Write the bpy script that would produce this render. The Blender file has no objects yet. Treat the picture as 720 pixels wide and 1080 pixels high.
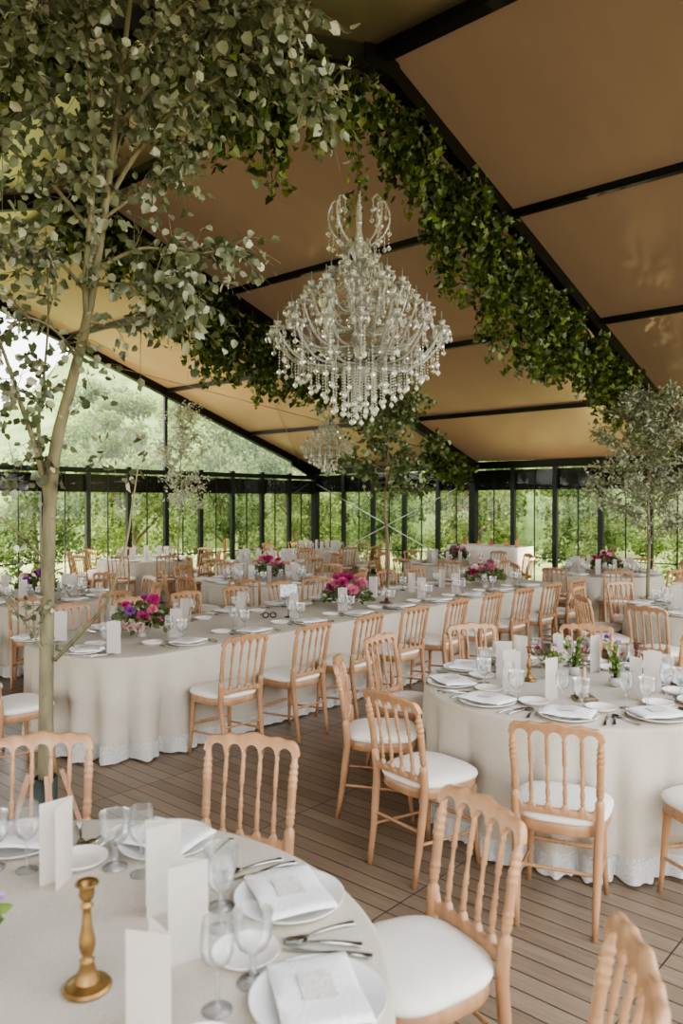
import bpy, math, random
import numpy as np
from mathutils import Vector, Matrix

random.seed(7)
RNG = np.random.default_rng(11)
PI = math.pi
scene = bpy.context.scene
COL = scene.collection

# ------------------------------------------------------------------ frame
F = 815.0                      # focal length in pixels of the 720x1080 frame
CAM_H = 1.85
PITCH = math.atan(10.0 / F)    # slightly down
ANG = math.radians(48.47)      # direction of the tent's cross axis (v) from +X
CV, SV = math.cos(ANG), math.sin(ANG)


def P(u, v, z=0.0):
    """tent coordinates (u along the ridge, v across) to world"""
    return Vector((-SV * u + CV * v, CV * u + SV * v, z))


def at(px, py, Y):
    """a world point at depth Y seen in pixel px, py"""
    dx = (px - 360) / F
    dz = (540 - py) / F
    d = Vector((dx, math.cos(PITCH) + dz * math.sin(PITCH), -math.sin(PITCH) + dz * math.cos(PITCH)))
    return Vector((0, 0, CAM_H)) + d * (Y / d.y)


def proj(p):
    q = Vector(p) - Vector((0, 0, CAM_H))
    f = q.y * math.cos(PITCH) - q.z * math.sin(PITCH)
    up = q.y * math.sin(PITCH) + q.z * math.cos(PITCH)
    if f < 0.05:
        return None
    return 360 + F * q.x / f, 540 - F * up / f


def in_view(p, m=40):
    q = proj(p)
    return q is not None and -m < q[0] < 720 + m and -m < q[1] < 1080 + m


# ------------------------------------------------------------------ materials
def new_mat(name):
    m = bpy.data.materials.new(name)
    m.use_nodes = True
    nt = m.node_tree
    nt.nodes.clear()
    out = nt.nodes.new('ShaderNodeOutputMaterial')
    return m, nt, out


def N(nt, t, **kw):
    n = nt.nodes.new(t)
    for k, v in kw.items():
        setattr(n, k, v)
    return n


def ramp(nt, stops):
    r = N(nt, 'ShaderNodeValToRGB')
    e = r.color_ramp.elements
    while len(e) < len(stops):
        e.new(0.5)
    for el, (p, c) in zip(e, stops):
        el.position = p
        el.color = (*c, 1)
    return r


def principled(name, col, rough=0.5, metal=0.0, var=0.0, scale=8.0, stretch=None, bump=0.0, bscale=None, spec=0.5, sheen=0.0, coat=0.0):
    m, nt, out = new_mat(name)
    b = N(nt, 'ShaderNodeBsdfPrincipled')
    b.inputs['Roughness'].default_value = rough
    b.inputs['Metallic'].default_value = metal
    b.inputs['Specular IOR Level'].default_value = spec
    b.inputs['Coat Weight'].default_value = coat
    b.inputs['Sheen Weight'].default_value = sheen
    b.inputs['Base Color'].default_value = (*col, 1)
    nt.links.new(b.outputs[0], out.inputs[0])
    if var or bump:
        tc = N(nt, 'ShaderNodeTexCoord')
        mp = N(nt, 'ShaderNodeMapping')
        if stretch:
            mp.inputs['Scale'].default_value = stretch
        nt.links.new(tc.outputs['Object'], mp.inputs[0])
        nz = N(nt, 'ShaderNodeTexNoise')
        nz.inputs['Scale'].default_value = scale
        nz.inputs['Detail'].default_value = 4
        nt.links.new(mp.outputs[0], nz.inputs['Vector'])
        if var:
            c0 = tuple(max(0, c * (1 - var)) for c in col)
            c1 = tuple(min(1, c * (1 + var)) for c in col)
            r = ramp(nt, [(0.3, c0), (0.7, c1)])
            nt.links.new(nz.outputs['Fac'], r.inputs[0])
            nt.links.new(r.outputs[0], b.inputs['Base Color'])
        if bump:
            bn = N(nt, 'ShaderNodeBump')
            bn.inputs['Strength'].default_value = bump
            bn.inputs['Distance'].default_value = 0.01
            if bscale:
                n2 = N(nt, 'ShaderNodeTexNoise')
                n2.inputs['Scale'].default_value = bscale
                nt.links.new(mp.outputs[0], n2.inputs['Vector'])
                nt.links.new(n2.outputs['Fac'], bn.inputs['Height'])
            else:
                nt.links.new(nz.outputs['Fac'], bn.inputs['Height'])
            nt.links.new(bn.outputs[0], b.inputs['Normal'])
    return m


def leaf_mat(name, stops, trans=0.4, gloss=0.06, grough=0.35):
    m, nt, out = new_mat(name)
    a = N(nt, 'ShaderNodeAttribute', attribute_name='tone')
    r = ramp(nt, stops)
    nt.links.new(a.outputs['Fac'], r.inputs[0])
    d = N(nt, 'ShaderNodeBsdfDiffuse')
    t = N(nt, 'ShaderNodeBsdfTranslucent')
    g = N(nt, 'ShaderNodeBsdfGlossy')
    g.inputs['Roughness'].default_value = grough
    nt.links.new(r.outputs[0], d.inputs[0])
    nt.links.new(r.outputs[0], t.inputs[0])
    mx = N(nt, 'ShaderNodeMixShader')
    mx.inputs[0].default_value = trans
    nt.links.new(d.outputs[0], mx.inputs[1])
    nt.links.new(t.outputs[0], mx.inputs[2])
    m2 = N(nt, 'ShaderNodeMixShader')
    m2.inputs[0].default_value = gloss
    nt.links.new(mx.outputs[0], m2.inputs[1])
    nt.links.new(g.outputs[0], m2.inputs[2])
    nt.links.new(m2.outputs[0], out.inputs[0])
    return m


def thin_glass(name, tint=(1, 1, 1), gloss=0.1, milk=0.0, milkcol=(0.9, 0.95, 0.9), rough=0.02, milk_trans=True, edge=0.0):
    m, nt, out = new_mat(name)
    t = N(nt, 'ShaderNodeBsdfTransparent')
    t.inputs[0].default_value = (*tint, 1)
    if edge:
        lf = N(nt, 'ShaderNodeLayerWeight')
        lf.inputs[0].default_value = 0.4
        er = ramp(nt, [(0.2, tint), (1.0, tuple(c * (1 - edge) for c in tint))])
        nt.links.new(lf.outputs['Facing'], er.inputs[0])
        nt.links.new(er.outputs[0], t.inputs[0])
    g = N(nt, 'ShaderNodeBsdfGlossy')
    g.inputs['Roughness'].default_value = rough
    lw = N(nt, 'ShaderNodeLayerWeight')
    lw.inputs[0].default_value = 0.35
    ma = N(nt, 'ShaderNodeMath', operation='MULTIPLY_ADD')
    ma.inputs[1].default_value = gloss * 4
    ma.inputs[2].default_value = gloss * 0.4
    ma.use_clamp = True
    nt.links.new(lw.outputs['Fresnel'], ma.inputs[0])
    mx = N(nt, 'ShaderNodeMixShader')
    nt.links.new(ma.outputs[0], mx.inputs[0])
    nt.links.new(t.outputs[0], mx.inputs[1])
    nt.links.new(g.outputs[0], mx.inputs[2])
    last = mx
    if milk:
        d = N(nt, 'ShaderNodeBsdfTranslucent' if milk_trans else 'ShaderNodeBsdfDiffuse')
        d.inputs[0].default_value = (*milkcol, 1)
        m2 = N(nt, 'ShaderNodeMixShader')
        m2.inputs[0].default_value = milk
        nt.links.new(mx.outputs[0], m2.inputs[1])
        nt.links.new(d.outputs[0], m2.inputs[2])
        last = m2
    nt.links.new(last.outputs[0], out.inputs[0])
    return m


M = {}
M['wood'] = principled('beech_wood', (0.42, 0.235, 0.125), 0.38, var=0.16, scale=9, stretch=(3, 3, 0.6), coat=0.15)
M['cushion'] = principled('ivory_cushion', (0.80, 0.755, 0.685), 0.8, var=0.03, scale=14, bump=0.15, bscale=120, spec=0.2)
M['steel'] = principled('dark_frame_metal', (0.006, 0.0065, 0.0065), 0.45, var=0.3, scale=5, spec=0.3)
M['post'] = principled('dark_green_post', (0.011, 0.015, 0.015), 0.4, var=0.3, scale=5, spec=0.35)
M['blind'] = principled('rolled_blind', (0.014, 0.015, 0.013), 0.8, var=0.2, scale=7, spec=0.2)
M['cable'] = principled('steel_cable', (0.65, 0.68, 0.66), 0.35, metal=0.6, var=0.1)
M['dcable'] = principled('dark_cable', (0.10, 0.085, 0.05), 0.5, var=0.1)
M['plate'] = principled('white_porcelain', (0.80, 0.785, 0.76), 0.22, var=0.02, scale=20)
M['side'] = principled('matte_stoneware', (0.79, 0.745, 0.70), 0.5, var=0.03, scale=20)
M['napkin'] = principled('white_napkin', (0.83, 0.81, 0.79), 0.85, var=0.04, scale=60, bump=0.3, bscale=90, spec=0.2)
M['embro'] = principled('embroidery', (0.70, 0.64, 0.61), 0.9, var=0.12, scale=90, bump=0.6, bscale=200, spec=0.2)
M['silver'] = principled('silver_cutlery', (0.42, 0.42, 0.41), 0.22, metal=1.0, var=0.1)
M['brass'] = principled('aged_brass', (0.28, 0.165, 0.065), 0.42, metal=0.75, var=0.3, scale=30)
M['pewter'] = principled('aged_pewter', (0.30, 0.24, 0.17), 0.36, metal=0.8, var=0.25, scale=30)
M['bronze'] = principled('dark_bronze', (0.13, 0.06, 0.045), 0.4, metal=0.4, var=0.3, scale=30)
M['black'] = principled('black_lacquer', (0.012, 0.012, 0.013), 0.35, var=0.2)
M['bark'] = principled('smooth_bark', (0.20, 0.175, 0.105), 0.75, var=0.35, scale=14, stretch=(1, 1, 0.35), bump=0.35)
M['dbark'] = principled('brown_bark', (0.16, 0.115, 0.07), 0.85, var=0.35, scale=14, stretch=(1, 1, 0.35), bump=0.35)
M['vine'] = principled('brown_vine', (0.11, 0.085, 0.045), 0.8, var=0.3, scale=20)
M['pinkwood'] = principled('raw_pink_wood', (0.52, 0.30, 0.20), 0.65, var=0.15, scale=10)
M['potgreen'] = principled('dark_green_pot', (0.035, 0.055, 0.05), 0.55, var=0.2)
M['grey'] = principled('grey_stoneware', (0.42, 0.40, 0.37), 0.55, var=0.1, scale=20)
M['white_cloth'] = principled('white_bar_cloth', (0.80, 0.79, 0.77), 0.85, var=0.03, scale=6, spec=0.2)
M['orange'] = principled('orange_drink', (0.62, 0.24, 0.10), 0.25, var=0.1)
M['red'] = principled('red_bottle', (0.45, 0.10, 0.08), 0.25, var=0.1)
M['picture'] = principled('grey_printed_card', (0.52, 0.56, 0.58), 0.6, var=0.55, scale=40)
M['candle'] = principled('candle_sleeve', (0.22, 0.21, 0.2), 0.5, var=0.1)
M['soil'] = principled('soil', (0.05, 0.035, 0.025), 0.9, var=0.3)
M['ink'] = principled('pale_print', (0.55, 0.42, 0.40), 0.9, var=0.1)


def vellum():
    m, nt, out = new_mat('vellum_card')
    d = N(nt, 'ShaderNodeBsdfDiffuse')
    d.inputs[0].default_value = (0.72, 0.67, 0.635, 1)
    t = N(nt, 'ShaderNodeBsdfTranslucent')
    t.inputs[0].default_value = (0.78, 0.73, 0.69, 1)
    nz = N(nt, 'ShaderNodeTexNoise')
    nz.inputs['Scale'].default_value = 30
    r = ramp(nt, [(0.3, (0.68, 0.63, 0.595)), (0.7, (0.74, 0.69, 0.66))])
    tc = N(nt, 'ShaderNodeTexCoord')
    nt.links.new(tc.outputs['Object'], nz.inputs['Vector'])
    nt.links.new(nz.outputs['Fac'], r.inputs[0])
    nt.links.new(r.outputs[0], d.inputs[0])
    mx = N(nt, 'ShaderNodeMixShader')
    mx.inputs[0].default_value = 0.45
    nt.links.new(d.outputs[0], mx.inputs[1])
    nt.links.new(t.outputs[0], mx.inputs[2])
    nt.links.new(mx.outputs[0], out.inputs[0])
    return m


M['vellum'] = vellum()


def linen():
    m, nt, out = new_mat('pale_linen')
    b = N(nt, 'ShaderNodeBsdfPrincipled')
    b.inputs['Roughness'].default_value = 0.85
    b.inputs['Specular IOR Level'].default_value = 0.2
    tc = N(nt, 'ShaderNodeTexCoord')
    nz = N(nt, 'ShaderNodeTexNoise')
    nz.inputs['Scale'].default_value = 3.0
    nz.inputs['Detail'].default_value = 5
    r = ramp(nt, [(0.25, (0.49, 0.44, 0.365)), (0.75, (0.58, 0.53, 0.452))])
    nt.links.new(tc.outputs['Object'], nz.inputs['Vector'])
    nt.links.new(nz.outputs['Fac'], r.inputs[0])
    w1 = N(nt, 'ShaderNodeTexNoise')
    w1.inputs['Scale'].default_value = 160
    w1.inputs['Detail'].default_value = 2
    nt.links.new(tc.outputs['Object'], w1.inputs['Vector'])
    mix = N(nt, 'ShaderNodeMixRGB', blend_type='OVERLAY')
    mix.inputs[0].default_value = 0.25
    nt.links.new(r.outputs[0], mix.inputs[1])
    nt.links.new(w1.outputs['Fac'], mix.inputs[2])
    nt.links.new(mix.outputs[0], b.inputs['Base Color'])
    bn = N(nt, 'ShaderNodeBump')
    bn.inputs['Strength'].default_value = 0.15
    bn.inputs['Distance'].default_value = 0.004
    nt.links.new(w1.outputs['Fac'], bn.inputs['Height'])
    nt.links.new(bn.outputs[0], b.inputs['Normal'])
    nt.links.new(b.outputs[0], out.inputs[0])
    return m


M['linen'] = linen()


def lace():
    m, nt, out = new_mat('white_lace')
    d = N(nt, 'ShaderNodeBsdfDiffuse')
    t = N(nt, 'ShaderNodeBsdfTranslucent')
    tr = N(nt, 'ShaderNodeBsdfTransparent')
    tc = N(nt, 'ShaderNodeTexCoord')
    vo = N(nt, 'ShaderNodeTexVoronoi')
    vo.inputs['Scale'].default_value = 80
    nt.links.new(tc.outputs['Object'], vo.inputs['Vector'])
    r = ramp(nt, [(0.1, (0.62, 0.60, 0.56)), (0.5, (0.80, 0.78, 0.75))])
    nt.links.new(vo.outputs['Distance'], r.inputs[0])
    nt.links.new(r.outputs[0], d.inputs[0])
    nt.links.new(r.outputs[0], t.inputs[0])
    mx = N(nt, 'ShaderNodeMixShader')
    mx.inputs[0].default_value = 0.3
    nt.links.new(d.outputs[0], mx.inputs[1])
    nt.links.new(t.outputs[0], mx.inputs[2])
    lt = N(nt, 'ShaderNodeMath', operation='LESS_THAN')
    lt.inputs[1].default_value = 0.11
    nt.links.new(vo.outputs['Distance'], lt.inputs[0])
    m2 = N(nt, 'ShaderNodeMixShader')
    nt.links.new(lt.outputs[0], m2.inputs[0])
    nt.links.new(mx.outputs[0], m2.inputs[1])
    nt.links.new(tr.outputs[0], m2.inputs[2])
    nt.links.new(m2.outputs[0], out.inputs[0])
    return m


M['lace'] = lace()


def roof_fabric():
    m, nt, out = new_mat('tent_fabric')
    d = N(nt, 'ShaderNodeBsdfDiffuse')
    t = N(nt, 'ShaderNodeBsdfTranslucent')
    tc = N(nt, 'ShaderNodeTexCoord')
    mp = N(nt, 'ShaderNodeMapping')
    mp.inputs['Scale'].default_value = (0.35, 1.2, 1)
    nt.links.new(tc.outputs['Object'], mp.inputs[0])
    nz = N(nt, 'ShaderNodeTexNoise')
    nz.inputs['Scale'].default_value = 1.6
    nz.inputs['Detail'].default_value = 3
    nt.links.new(mp.outputs[0], nz.inputs['Vector'])
    r = ramp(nt, [(0.3, (0.168, 0.116, 0.083)), (0.7, (0.195, 0.134, 0.096))])
    nt.links.new(nz.outputs['Fac'], r.inputs[0])
    nt.links.new(r.outputs[0], d.inputs[0])
    t.inputs[0].default_value = (0.30, 0.18, 0.10, 1)
    g = N(nt, 'ShaderNodeBsdfGlossy')
    g.inputs['Roughness'].default_value = 0.3
    g.inputs[0].default_value = (0.95, 0.85, 0.6, 1)
    mx = N(nt, 'ShaderNodeMixShader')
    mx.inputs[0].default_value = 0.05
    nt.links.new(d.outputs[0], mx.inputs[1])
    nt.links.new(t.outputs[0], mx.inputs[2])
    lw = N(nt, 'ShaderNodeLayerWeight')
    lw.inputs[0].default_value = 0.3
    ma = N(nt, 'ShaderNodeMath', operation='MULTIPLY')
    ma.inputs[1].default_value = 0.85
    nt.links.new(lw.outputs['Fresnel'], ma.inputs[0])
    m2 = N(nt, 'ShaderNodeMixShader')
    nt.links.new(ma.outputs[0], m2.inputs[0])
    nt.links.new(mx.outputs[0], m2.inputs[1])
    nt.links.new(g.outputs[0], m2.inputs[2])
    nt.links.new(m2.outputs[0], out.inputs[0])
    return m


M['roof'] = roof_fabric()


def deck():
    m, nt, out = new_mat('deck_planks')
    b = N(nt, 'ShaderNodeBsdfPrincipled')
    tc = N(nt, 'ShaderNodeTexCoord')
    sp = N(nt, 'ShaderNodeSeparateXYZ')
    nt.links.new(tc.outputs['Object'], sp.inputs[0])
    # object coords: x = v (across planks), y = u (along planks)
    cb = N(nt, 'ShaderNodeCombineXYZ')
    nt.links.new(sp.outputs['Y'], cb.inputs['X'])
    nt.links.new(sp.outputs['X'], cb.inputs['Y'])
    br = N(nt, 'ShaderNodeTexBrick')
    br.offset = 0.0
    br.inputs['Scale'].default_value = 1.0
    br.inputs['Brick Width'].default_value = 1.075
    br.inputs['Row Height'].default_value = 0.105
    br.inputs['Mortar Size'].default_value = 0.0035
    br.inputs['Mortar Smooth'].default_value = 0.1
    br.inputs['Bias'].default_value = 0.0
    br.inputs['Color1'].default_value = (0.20, 0.145, 0.10, 1)
    br.inputs['Color2'].default_value = (0.275, 0.205, 0.145, 1)
    br.inputs['Mortar'].default_value = (0.03, 0.024, 0.02, 1)
    nt.links.new(cb.outputs[0], br.inputs['Vector'])
    mp = N(nt, 'ShaderNodeMapping')
    mp.inputs['Scale'].default_value = (18, 1.2, 1)
    nt.links.new(tc.outputs['Object'], mp.inputs[0])
    nz = N(nt, 'ShaderNodeTexNoise')
    nz.inputs['Scale'].default_value = 2.5
    nz.inputs['Detail'].default_value = 6
    nt.links.new(mp.outputs[0], nz.inputs['Vector'])
    mix = N(nt, 'ShaderNodeMixRGB', blend_type='OVERLAY')
    mix.inputs[0].default_value = 0.45
    nt.links.new(br.outputs['Color'], mix.inputs[1])
    nt.links.new(nz.outputs['Fac'], mix.inputs[2])
    nt.links.new(mix.outputs[0], b.inputs['Base Color'])
    rr = ramp(nt, [(0.3, (0.28, 0.28, 0.28)), (0.7, (0.45, 0.45, 0.45))])
    nt.links.new(nz.outputs['Fac'], rr.inputs[0])
    nt.links.new(rr.outputs[0], b.inputs['Roughness'])
    b.inputs['Specular IOR Level'].default_value = 0.45
    bn = N(nt, 'ShaderNodeBump', invert=True)
    bn.inputs['Strength'].default_value = 0.5
    bn.inputs['Distance'].default_value = 0.004
    nt.links.new(br.outputs['Fac'], bn.inputs['Height'])
    nt.links.new(bn.outputs[0], b.inputs['Normal'])
    nt.links.new(b.outputs[0], out.inputs[0])
    return m


M['deck'] = deck()
M['pane'] = thin_glass('window_pane', (0.97, 0.99, 0.97), 0.05)
M['gable_pane'] = thin_glass('gable_pane', (0.93, 0.97, 0.95), 0.06, milk=0.07, milkcol=(0.86, 0.92, 0.82))
M['glass'] = thin_glass('drinking_glass', (0.95, 0.96, 0.96), 0.10, milk=0.06, milkcol=(0.95, 0.95, 0.95), rough=0.03, milk_trans=False, edge=.45)
M['cut'] = thin_glass('cut_crystal', (0.93, 0.94, 0.94), 0.16, milk=0.10, milkcol=(0.95, 0.95, 0.95), rough=0.06, milk_trans=False, edge=.5)
M['crystal'] = thin_glass('chandelier_crystal', (0.97, 0.97, 0.94), 0.20, milk=0.24, milkcol=(0.95, 0.94, 0.90), rough=0.08, milk_trans=False)
M['crystal_solid'] = thin_glass('chandelier_glass_arm', (0.95, 0.95, 0.92), 0.24, milk=0.26, milkcol=(0.95, 0.94, 0.90), rough=0.12, milk_trans=False)
M['bead'] = thin_glass('crystal_bead', (0.97, 0.97, 0.94), 0.22, milk=0.5, milkcol=(0.95, 0.94, 0.90), rough=0.1, milk_trans=False)
M['silverleaf'] = leaf_mat('silver_poplar_leaf', [(0.0, (0.10, 0.125, 0.06)), (0.45, (0.22, 0.245, 0.15)), (0.8, (0.42, 0.43, 0.32)), (1.0, (0.75, 0.72, 0.62))], 0.4)
M['ivyleaf'] = leaf_mat('ivy_leaf', [(0.0, (0.03, 0.055, 0.01)), (0.6, (0.10, 0.15, 0.025)), (1.0, (0.26, 0.32, 0.07))], 0.35)
M['greenleaf'] = leaf_mat('green_leaf', [(0.0, (0.06, 0.09, 0.03)), (0.6, (0.13, 0.17, 0.06)), (1.0, (0.30, 0.33, 0.16))], 0.35)
M['paleleaf'] = leaf_mat('pale_grey_leaf', [(0.0, (0.17, 0.19, 0.12)), (0.6, (0.38, 0.41, 0.29)), (1.0, (0.68, 0.68, 0.56))], 0.35)
M['gyp'] = leaf_mat('white_blossom_bits', [(0.0, (0.35, 0.38, 0.25)), (0.5, (0.70, 0.70, 0.58)), (1.0, (0.85, 0.84, 0.78))], 0.35)
M['bright'] = leaf_mat('fresh_stem_green', [(0.0, (0.09, 0.16, 0.03)), (1.0, (0.26, 0.36, 0.09))], 0.4)
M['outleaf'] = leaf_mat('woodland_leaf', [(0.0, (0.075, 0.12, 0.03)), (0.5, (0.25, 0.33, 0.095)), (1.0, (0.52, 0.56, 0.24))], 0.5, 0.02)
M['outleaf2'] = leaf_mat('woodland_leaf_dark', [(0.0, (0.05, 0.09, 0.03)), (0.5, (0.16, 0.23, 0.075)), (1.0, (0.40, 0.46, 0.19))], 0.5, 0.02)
PET = {}
for nm, c in dict(magenta=(0.50, 0.05, 0.21), pink=(0.66, 0.22, 0.32), blush=(0.80, 0.60, 0.56), purple=(0.30, 0.10, 0.42), rose=(0.42, 0.05, 0.14), dusk=(0.33, 0.16, 0.22), lilac=(0.62, 0.36, 0.66)).items():
    c2 = tuple(min(1, x * 1.25 + 0.03) for x in c)
    PET[nm] = leaf_mat(nm + '_petal', [(0.0, tuple(x * 0.7 for x in c)), (1.0, c2)], 0.3, 0.02)

# ------------------------------------------------------------------ mesh builder


class MB:
    def __init__(s):
        s.v, s.f, s.mi, s.tone = [], [], [], []
        s.sharp = False

    def add(s, vs, fs, mi=0, mat=None):
        o = len(s.v)
        if mat is not None:
            vs = [tuple(mat @ Vector(p)) for p in vs]
        s.v.extend([tuple(p) for p in vs])
        for f in fs:
            s.f.append(tuple(i + o for i in f))
            s.mi.append(mi)
        return s

    def merge(s, other, mi=0, mat=None):
        return s.add(other.v, other.f, mi, mat)

    def box(s, c, size, rot=None, mi=0):
        x, y, z = size[0] / 2, size[1] / 2, size[2] / 2
        vs = [Vector((a * x, b * y, d * z)) for d in (-1, 1) for b in (-1, 1) for a in (-1, 1)]
        if rot is not None:
            vs = [rot @ p for p in vs]
        vs = [p + Vector(c) for p in vs]
        return s.add(vs, [(0, 2, 3, 1), (4, 5, 7, 6), (0, 1, 5, 4), (2, 6, 7, 3), (0, 4, 6, 2), (1, 3, 7, 5)], mi)

    def bar(s, a, b, w, h, up=(0, 0, 1), mi=0):
        a, b = Vector(a), Vector(b)
        d = b - a
        L = d.length
        d.normalize()
        upv = Vector(up)
        sd = d.cross(upv).normalized()
        u2 = sd.cross(d).normalized()
        R = Matrix((sd, d, u2)).transposed()
        return s.box((a + b) / 2, (w, L, h), R, mi)

    def tube(s, pts, rad, seg=8, mi=0, cap=True):
        pts = [Vector(p) for p in pts]
        n = len(pts)
        if not hasattr(rad, '__len__'):
            rad = [rad] * n
        vs, fs = [], []
        prev = None
        for i, p in enumerate(pts):
            t = (pts[min(i + 1, n - 1)] - pts[max(i - 1, 0)])
            if t.length < 1e-9:
                t = Vector((0, 0, 1))
            t.normalize()
            if prev is None:
                ref = Vector((0, 0, 1)) if abs(t.z) < 0.9 else Vector((1, 0, 0))
                a = t.cross(ref).normalized()
            else:
                a = (prev - t * prev.dot(t))
                if a.length < 1e-6:
                    a = t.orthogonal()
                a.normalize()
            prev = a
            b = t.cross(a)
            for k in range(seg):
                an = 2 * PI * k / seg
                vs.append(p + (a * math.cos(an) + b * math.sin(an)) * rad[i])
        for i in range(n - 1):
            for k in range(seg):
                k2 = (k + 1) % seg
                fs.append((i * seg + k, i * seg + k2, (i + 1) * seg + k2, (i + 1) * seg + k))
        if cap:
            fs.append(tuple(reversed(range(seg))))
            fs.append(tuple((n - 1) * seg + k for k in range(seg)))
        return s.add(vs, fs, mi)

    def lathe(s, prof, seg=20, c=(0, 0, 0), mi=0, close=False, wob=None):
        vs, fs = [], []
        n = len(prof)
        for i, (r, z) in enumerate(prof):
            for k in range(seg):
                an = 2 * PI * k / seg
                rr = r * (wob(an, z) if wob else 1)
                vs.append((c[0] + rr * math.cos(an), c[1] + rr * math.sin(an), c[2] + z))
        for i in range(n - 1):
            for k in range(seg):
                k2 = (k + 1) % seg
                fs.append((i * seg + k, i * seg + k2, (i + 1) * seg + k2, (i + 1) * seg + k))
        if close:
            fs.append(tuple(reversed(range(seg))))
            fs.append(tuple((n - 1) * seg + k for k in range(seg)))
        return s.add(vs, fs, mi)

    def ball(s, c, r, seg=8, mi=0, sz=1.0):
        n = max(4, seg // 2 + 1)
        prof = [(max(1e-4, r * math.sin(PI * i / n)), -r * sz * math.cos(PI * i / n)) for i in range(n + 1)]
        return s.lathe(prof, seg, c, mi)

    def build(s, name, mats, parent=None, smooth=True, edge=None):
        me = bpy.data.meshes.new(name)
        me.from_pydata(s.v, [], s.f)
        if not isinstance(mats, (list, tuple)):
            mats = [mats]
        for m in mats:
            me.materials.append(m)
        if len(mats) > 1:
            me.polygons.foreach_set('material_index', s.mi)
        if smooth:
            me.polygons.foreach_set('use_smooth', [True] * len(me.polygons))
            if edge:
                try:
                    me.set_sharp_from_angle(angle=math.radians(edge))
                except Exception:
                    pass
        me.update()
        return link(name, me, parent)


def link(name, me, parent=None):
    o = bpy.data.objects.new(name, me)
    COL.objects.link(o)
    if parent is not None:
        o.parent = parent
    return o


def tag(o, label=None, cat=None, group=None, kind=None):
    if label:
        o['label'] = label
    if cat:
        o['category'] = cat
    if group:
        o['group'] = group
    if kind:
        o['kind'] = kind
    return o


def empty(name, loc=(0, 0, 0), rz=0.0):
    o = bpy.data.objects.new(name, None)
    o.empty_display_size = 0.05
    COL.objects.link(o)
    o.location = loc
    o.rotation_euler = (0, 0, rz)
    return o


def copy_tree(o, parent=None):
    c = o.copy()
    COL.objects.link(c)
    c.parent = parent
    for ch in KIDS.get(o.name, []):
        copy_tree2(ch, c)
    return c


KIDS = {}


def remember(o):
    """cache the children of a prototype so that copying stays fast"""
    stack = [o]
    while stack:
        q = stack.pop()
        KIDS[q.name] = list(q.children)
        stack.extend(q.children)


def copy_tree2(o, parent):
    c = o.copy()
    COL.objects.link(c)
    c.parent = parent
    for ch in KIDS.get(o.name, []):
        copy_tree2(ch, c)
    return c


class Proto:
    """first use moves the prototype itself, later uses copy it"""

    def __init__(s, o):
        s.o, s.used = o, False
        remember(o)

    def put(s, loc, rz=0.0, label=None, cat=None, group=None, scale=None, rot=None):
        o = s.o if not s.used else copy_tree(s.o)
        s.used = True
        o.location = loc
        o.rotation_euler = rot if rot else (0, 0, rz)
        if scale:
            o.scale = (scale, scale, scale) if not hasattr(scale, '__len__') else scale
        tag(o, label, cat, group)
        if not group and 'group' in o:
            del o['group']
        return o


def leaves_mesh(name, pos, dirs, size, tone, mat, width=0.8, roll=None, fold=0.12, curl=-0.1, shape='round'):
    """many small folded leaves as one mesh; pos (n,3) stem points, dirs (n,3) stem-to-tip"""
    n = len(pos)
    pos = np.asarray(pos, float)
    d = np.asarray(dirs, float)
    d /= np.linalg.norm(d, axis=1, keepdims=True) + 1e-9
    rnd = RNG.normal(size=(n, 3))
    sd = np.cross(d, rnd)
    sd /= np.linalg.norm(sd, axis=1, keepdims=True) + 1e-9
    nn = np.cross(sd, d)
    size = np.asarray(size, float) * np.ones(n)
    if shape == 'round':
        tpl = np.array([[0, 0, 0], [.44, .25, fold], [.42, .68, fold], [0, 1, curl], [-.42, .68, fold], [-.44, .25, fold]])
    elif shape == 'lobed':
        tpl = np.array([[0, .12, 0], [.55, .0, fold], [.42, .55, fold], [0, 1, curl], [-.42, .55, fold], [-.55, .0, fold]])
    else:
        tpl = np.array([[0, 0, 0], [.26, .3, fold], [.22, .68, fold], [0, 1, curl], [-.22, .68, fold], [-.26, .3, fold]])
    tpl = tpl * np.array([width, 1, 1])
    V = pos[:, None, :] + size[:, None, None] * (tpl[None, :, 0:1] * sd[:, None, :] + tpl[None, :, 1:2] * d[:, None, :] + tpl[None, :, 2:3] * nn[:, None, :])
    V = V.reshape(-1, 3)
    base = (np.arange(n) * 6)[:, None]
    Fc = np.stack([base + np.array([[0, 1, 2, 3]]), base + np.array([[0, 3, 4, 5]])], 1).reshape(-1, 4)
    me = bpy.data.meshes.new(name)
    me.vertices.add(len(V))
    me.vertices.foreach_set('co', V.ravel())
    me.loops.add(Fc.size)
    me.loops.foreach_set('vertex_index', Fc.ravel().astype(np.int32))
    me.polygons.add(len(Fc))
    me.polygons.foreach_set('loop_start', (np.arange(len(Fc)) * 4).astype(np.int32))
    me.polygons.foreach_set('loop_total', np.full(len(Fc), 4, np.int32))
    at_ = me.attributes.new('tone', 'FLOAT', 'FACE')
    tone = np.clip(np.asarray(tone, float) * np.ones(n), 0, 1)
    at_.data.foreach_set('value', np.repeat(tone, 2).astype(np.float32))
    me.materials.append(mat)
    me.update(calc_edges=True)
    me.validate()
    return me


# ------------------------------------------------------------------ tent shell
U_C, U_B, U_A, U_D, U_E = 14.5, 9.5, 4.5, -0.5, -5.5
V_R, V_E, V_W = 5.57, 15.3, -4.16
Z_E, Z_R = 2.62, 5.86            # undersides of the rafters at eave and ridge
SL = (Z_R - Z_E) / (V_E - V_R)


def rz(v):
    return Z_R - SL * abs(v - V_R)


def tentobj(o):
    o.rotation_euler = (0, 0, ANG)
    return o


def L(v, u, z):                   # tent-local coordinates of a mesh that is turned by ANG
    return (v, u, z)


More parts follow.
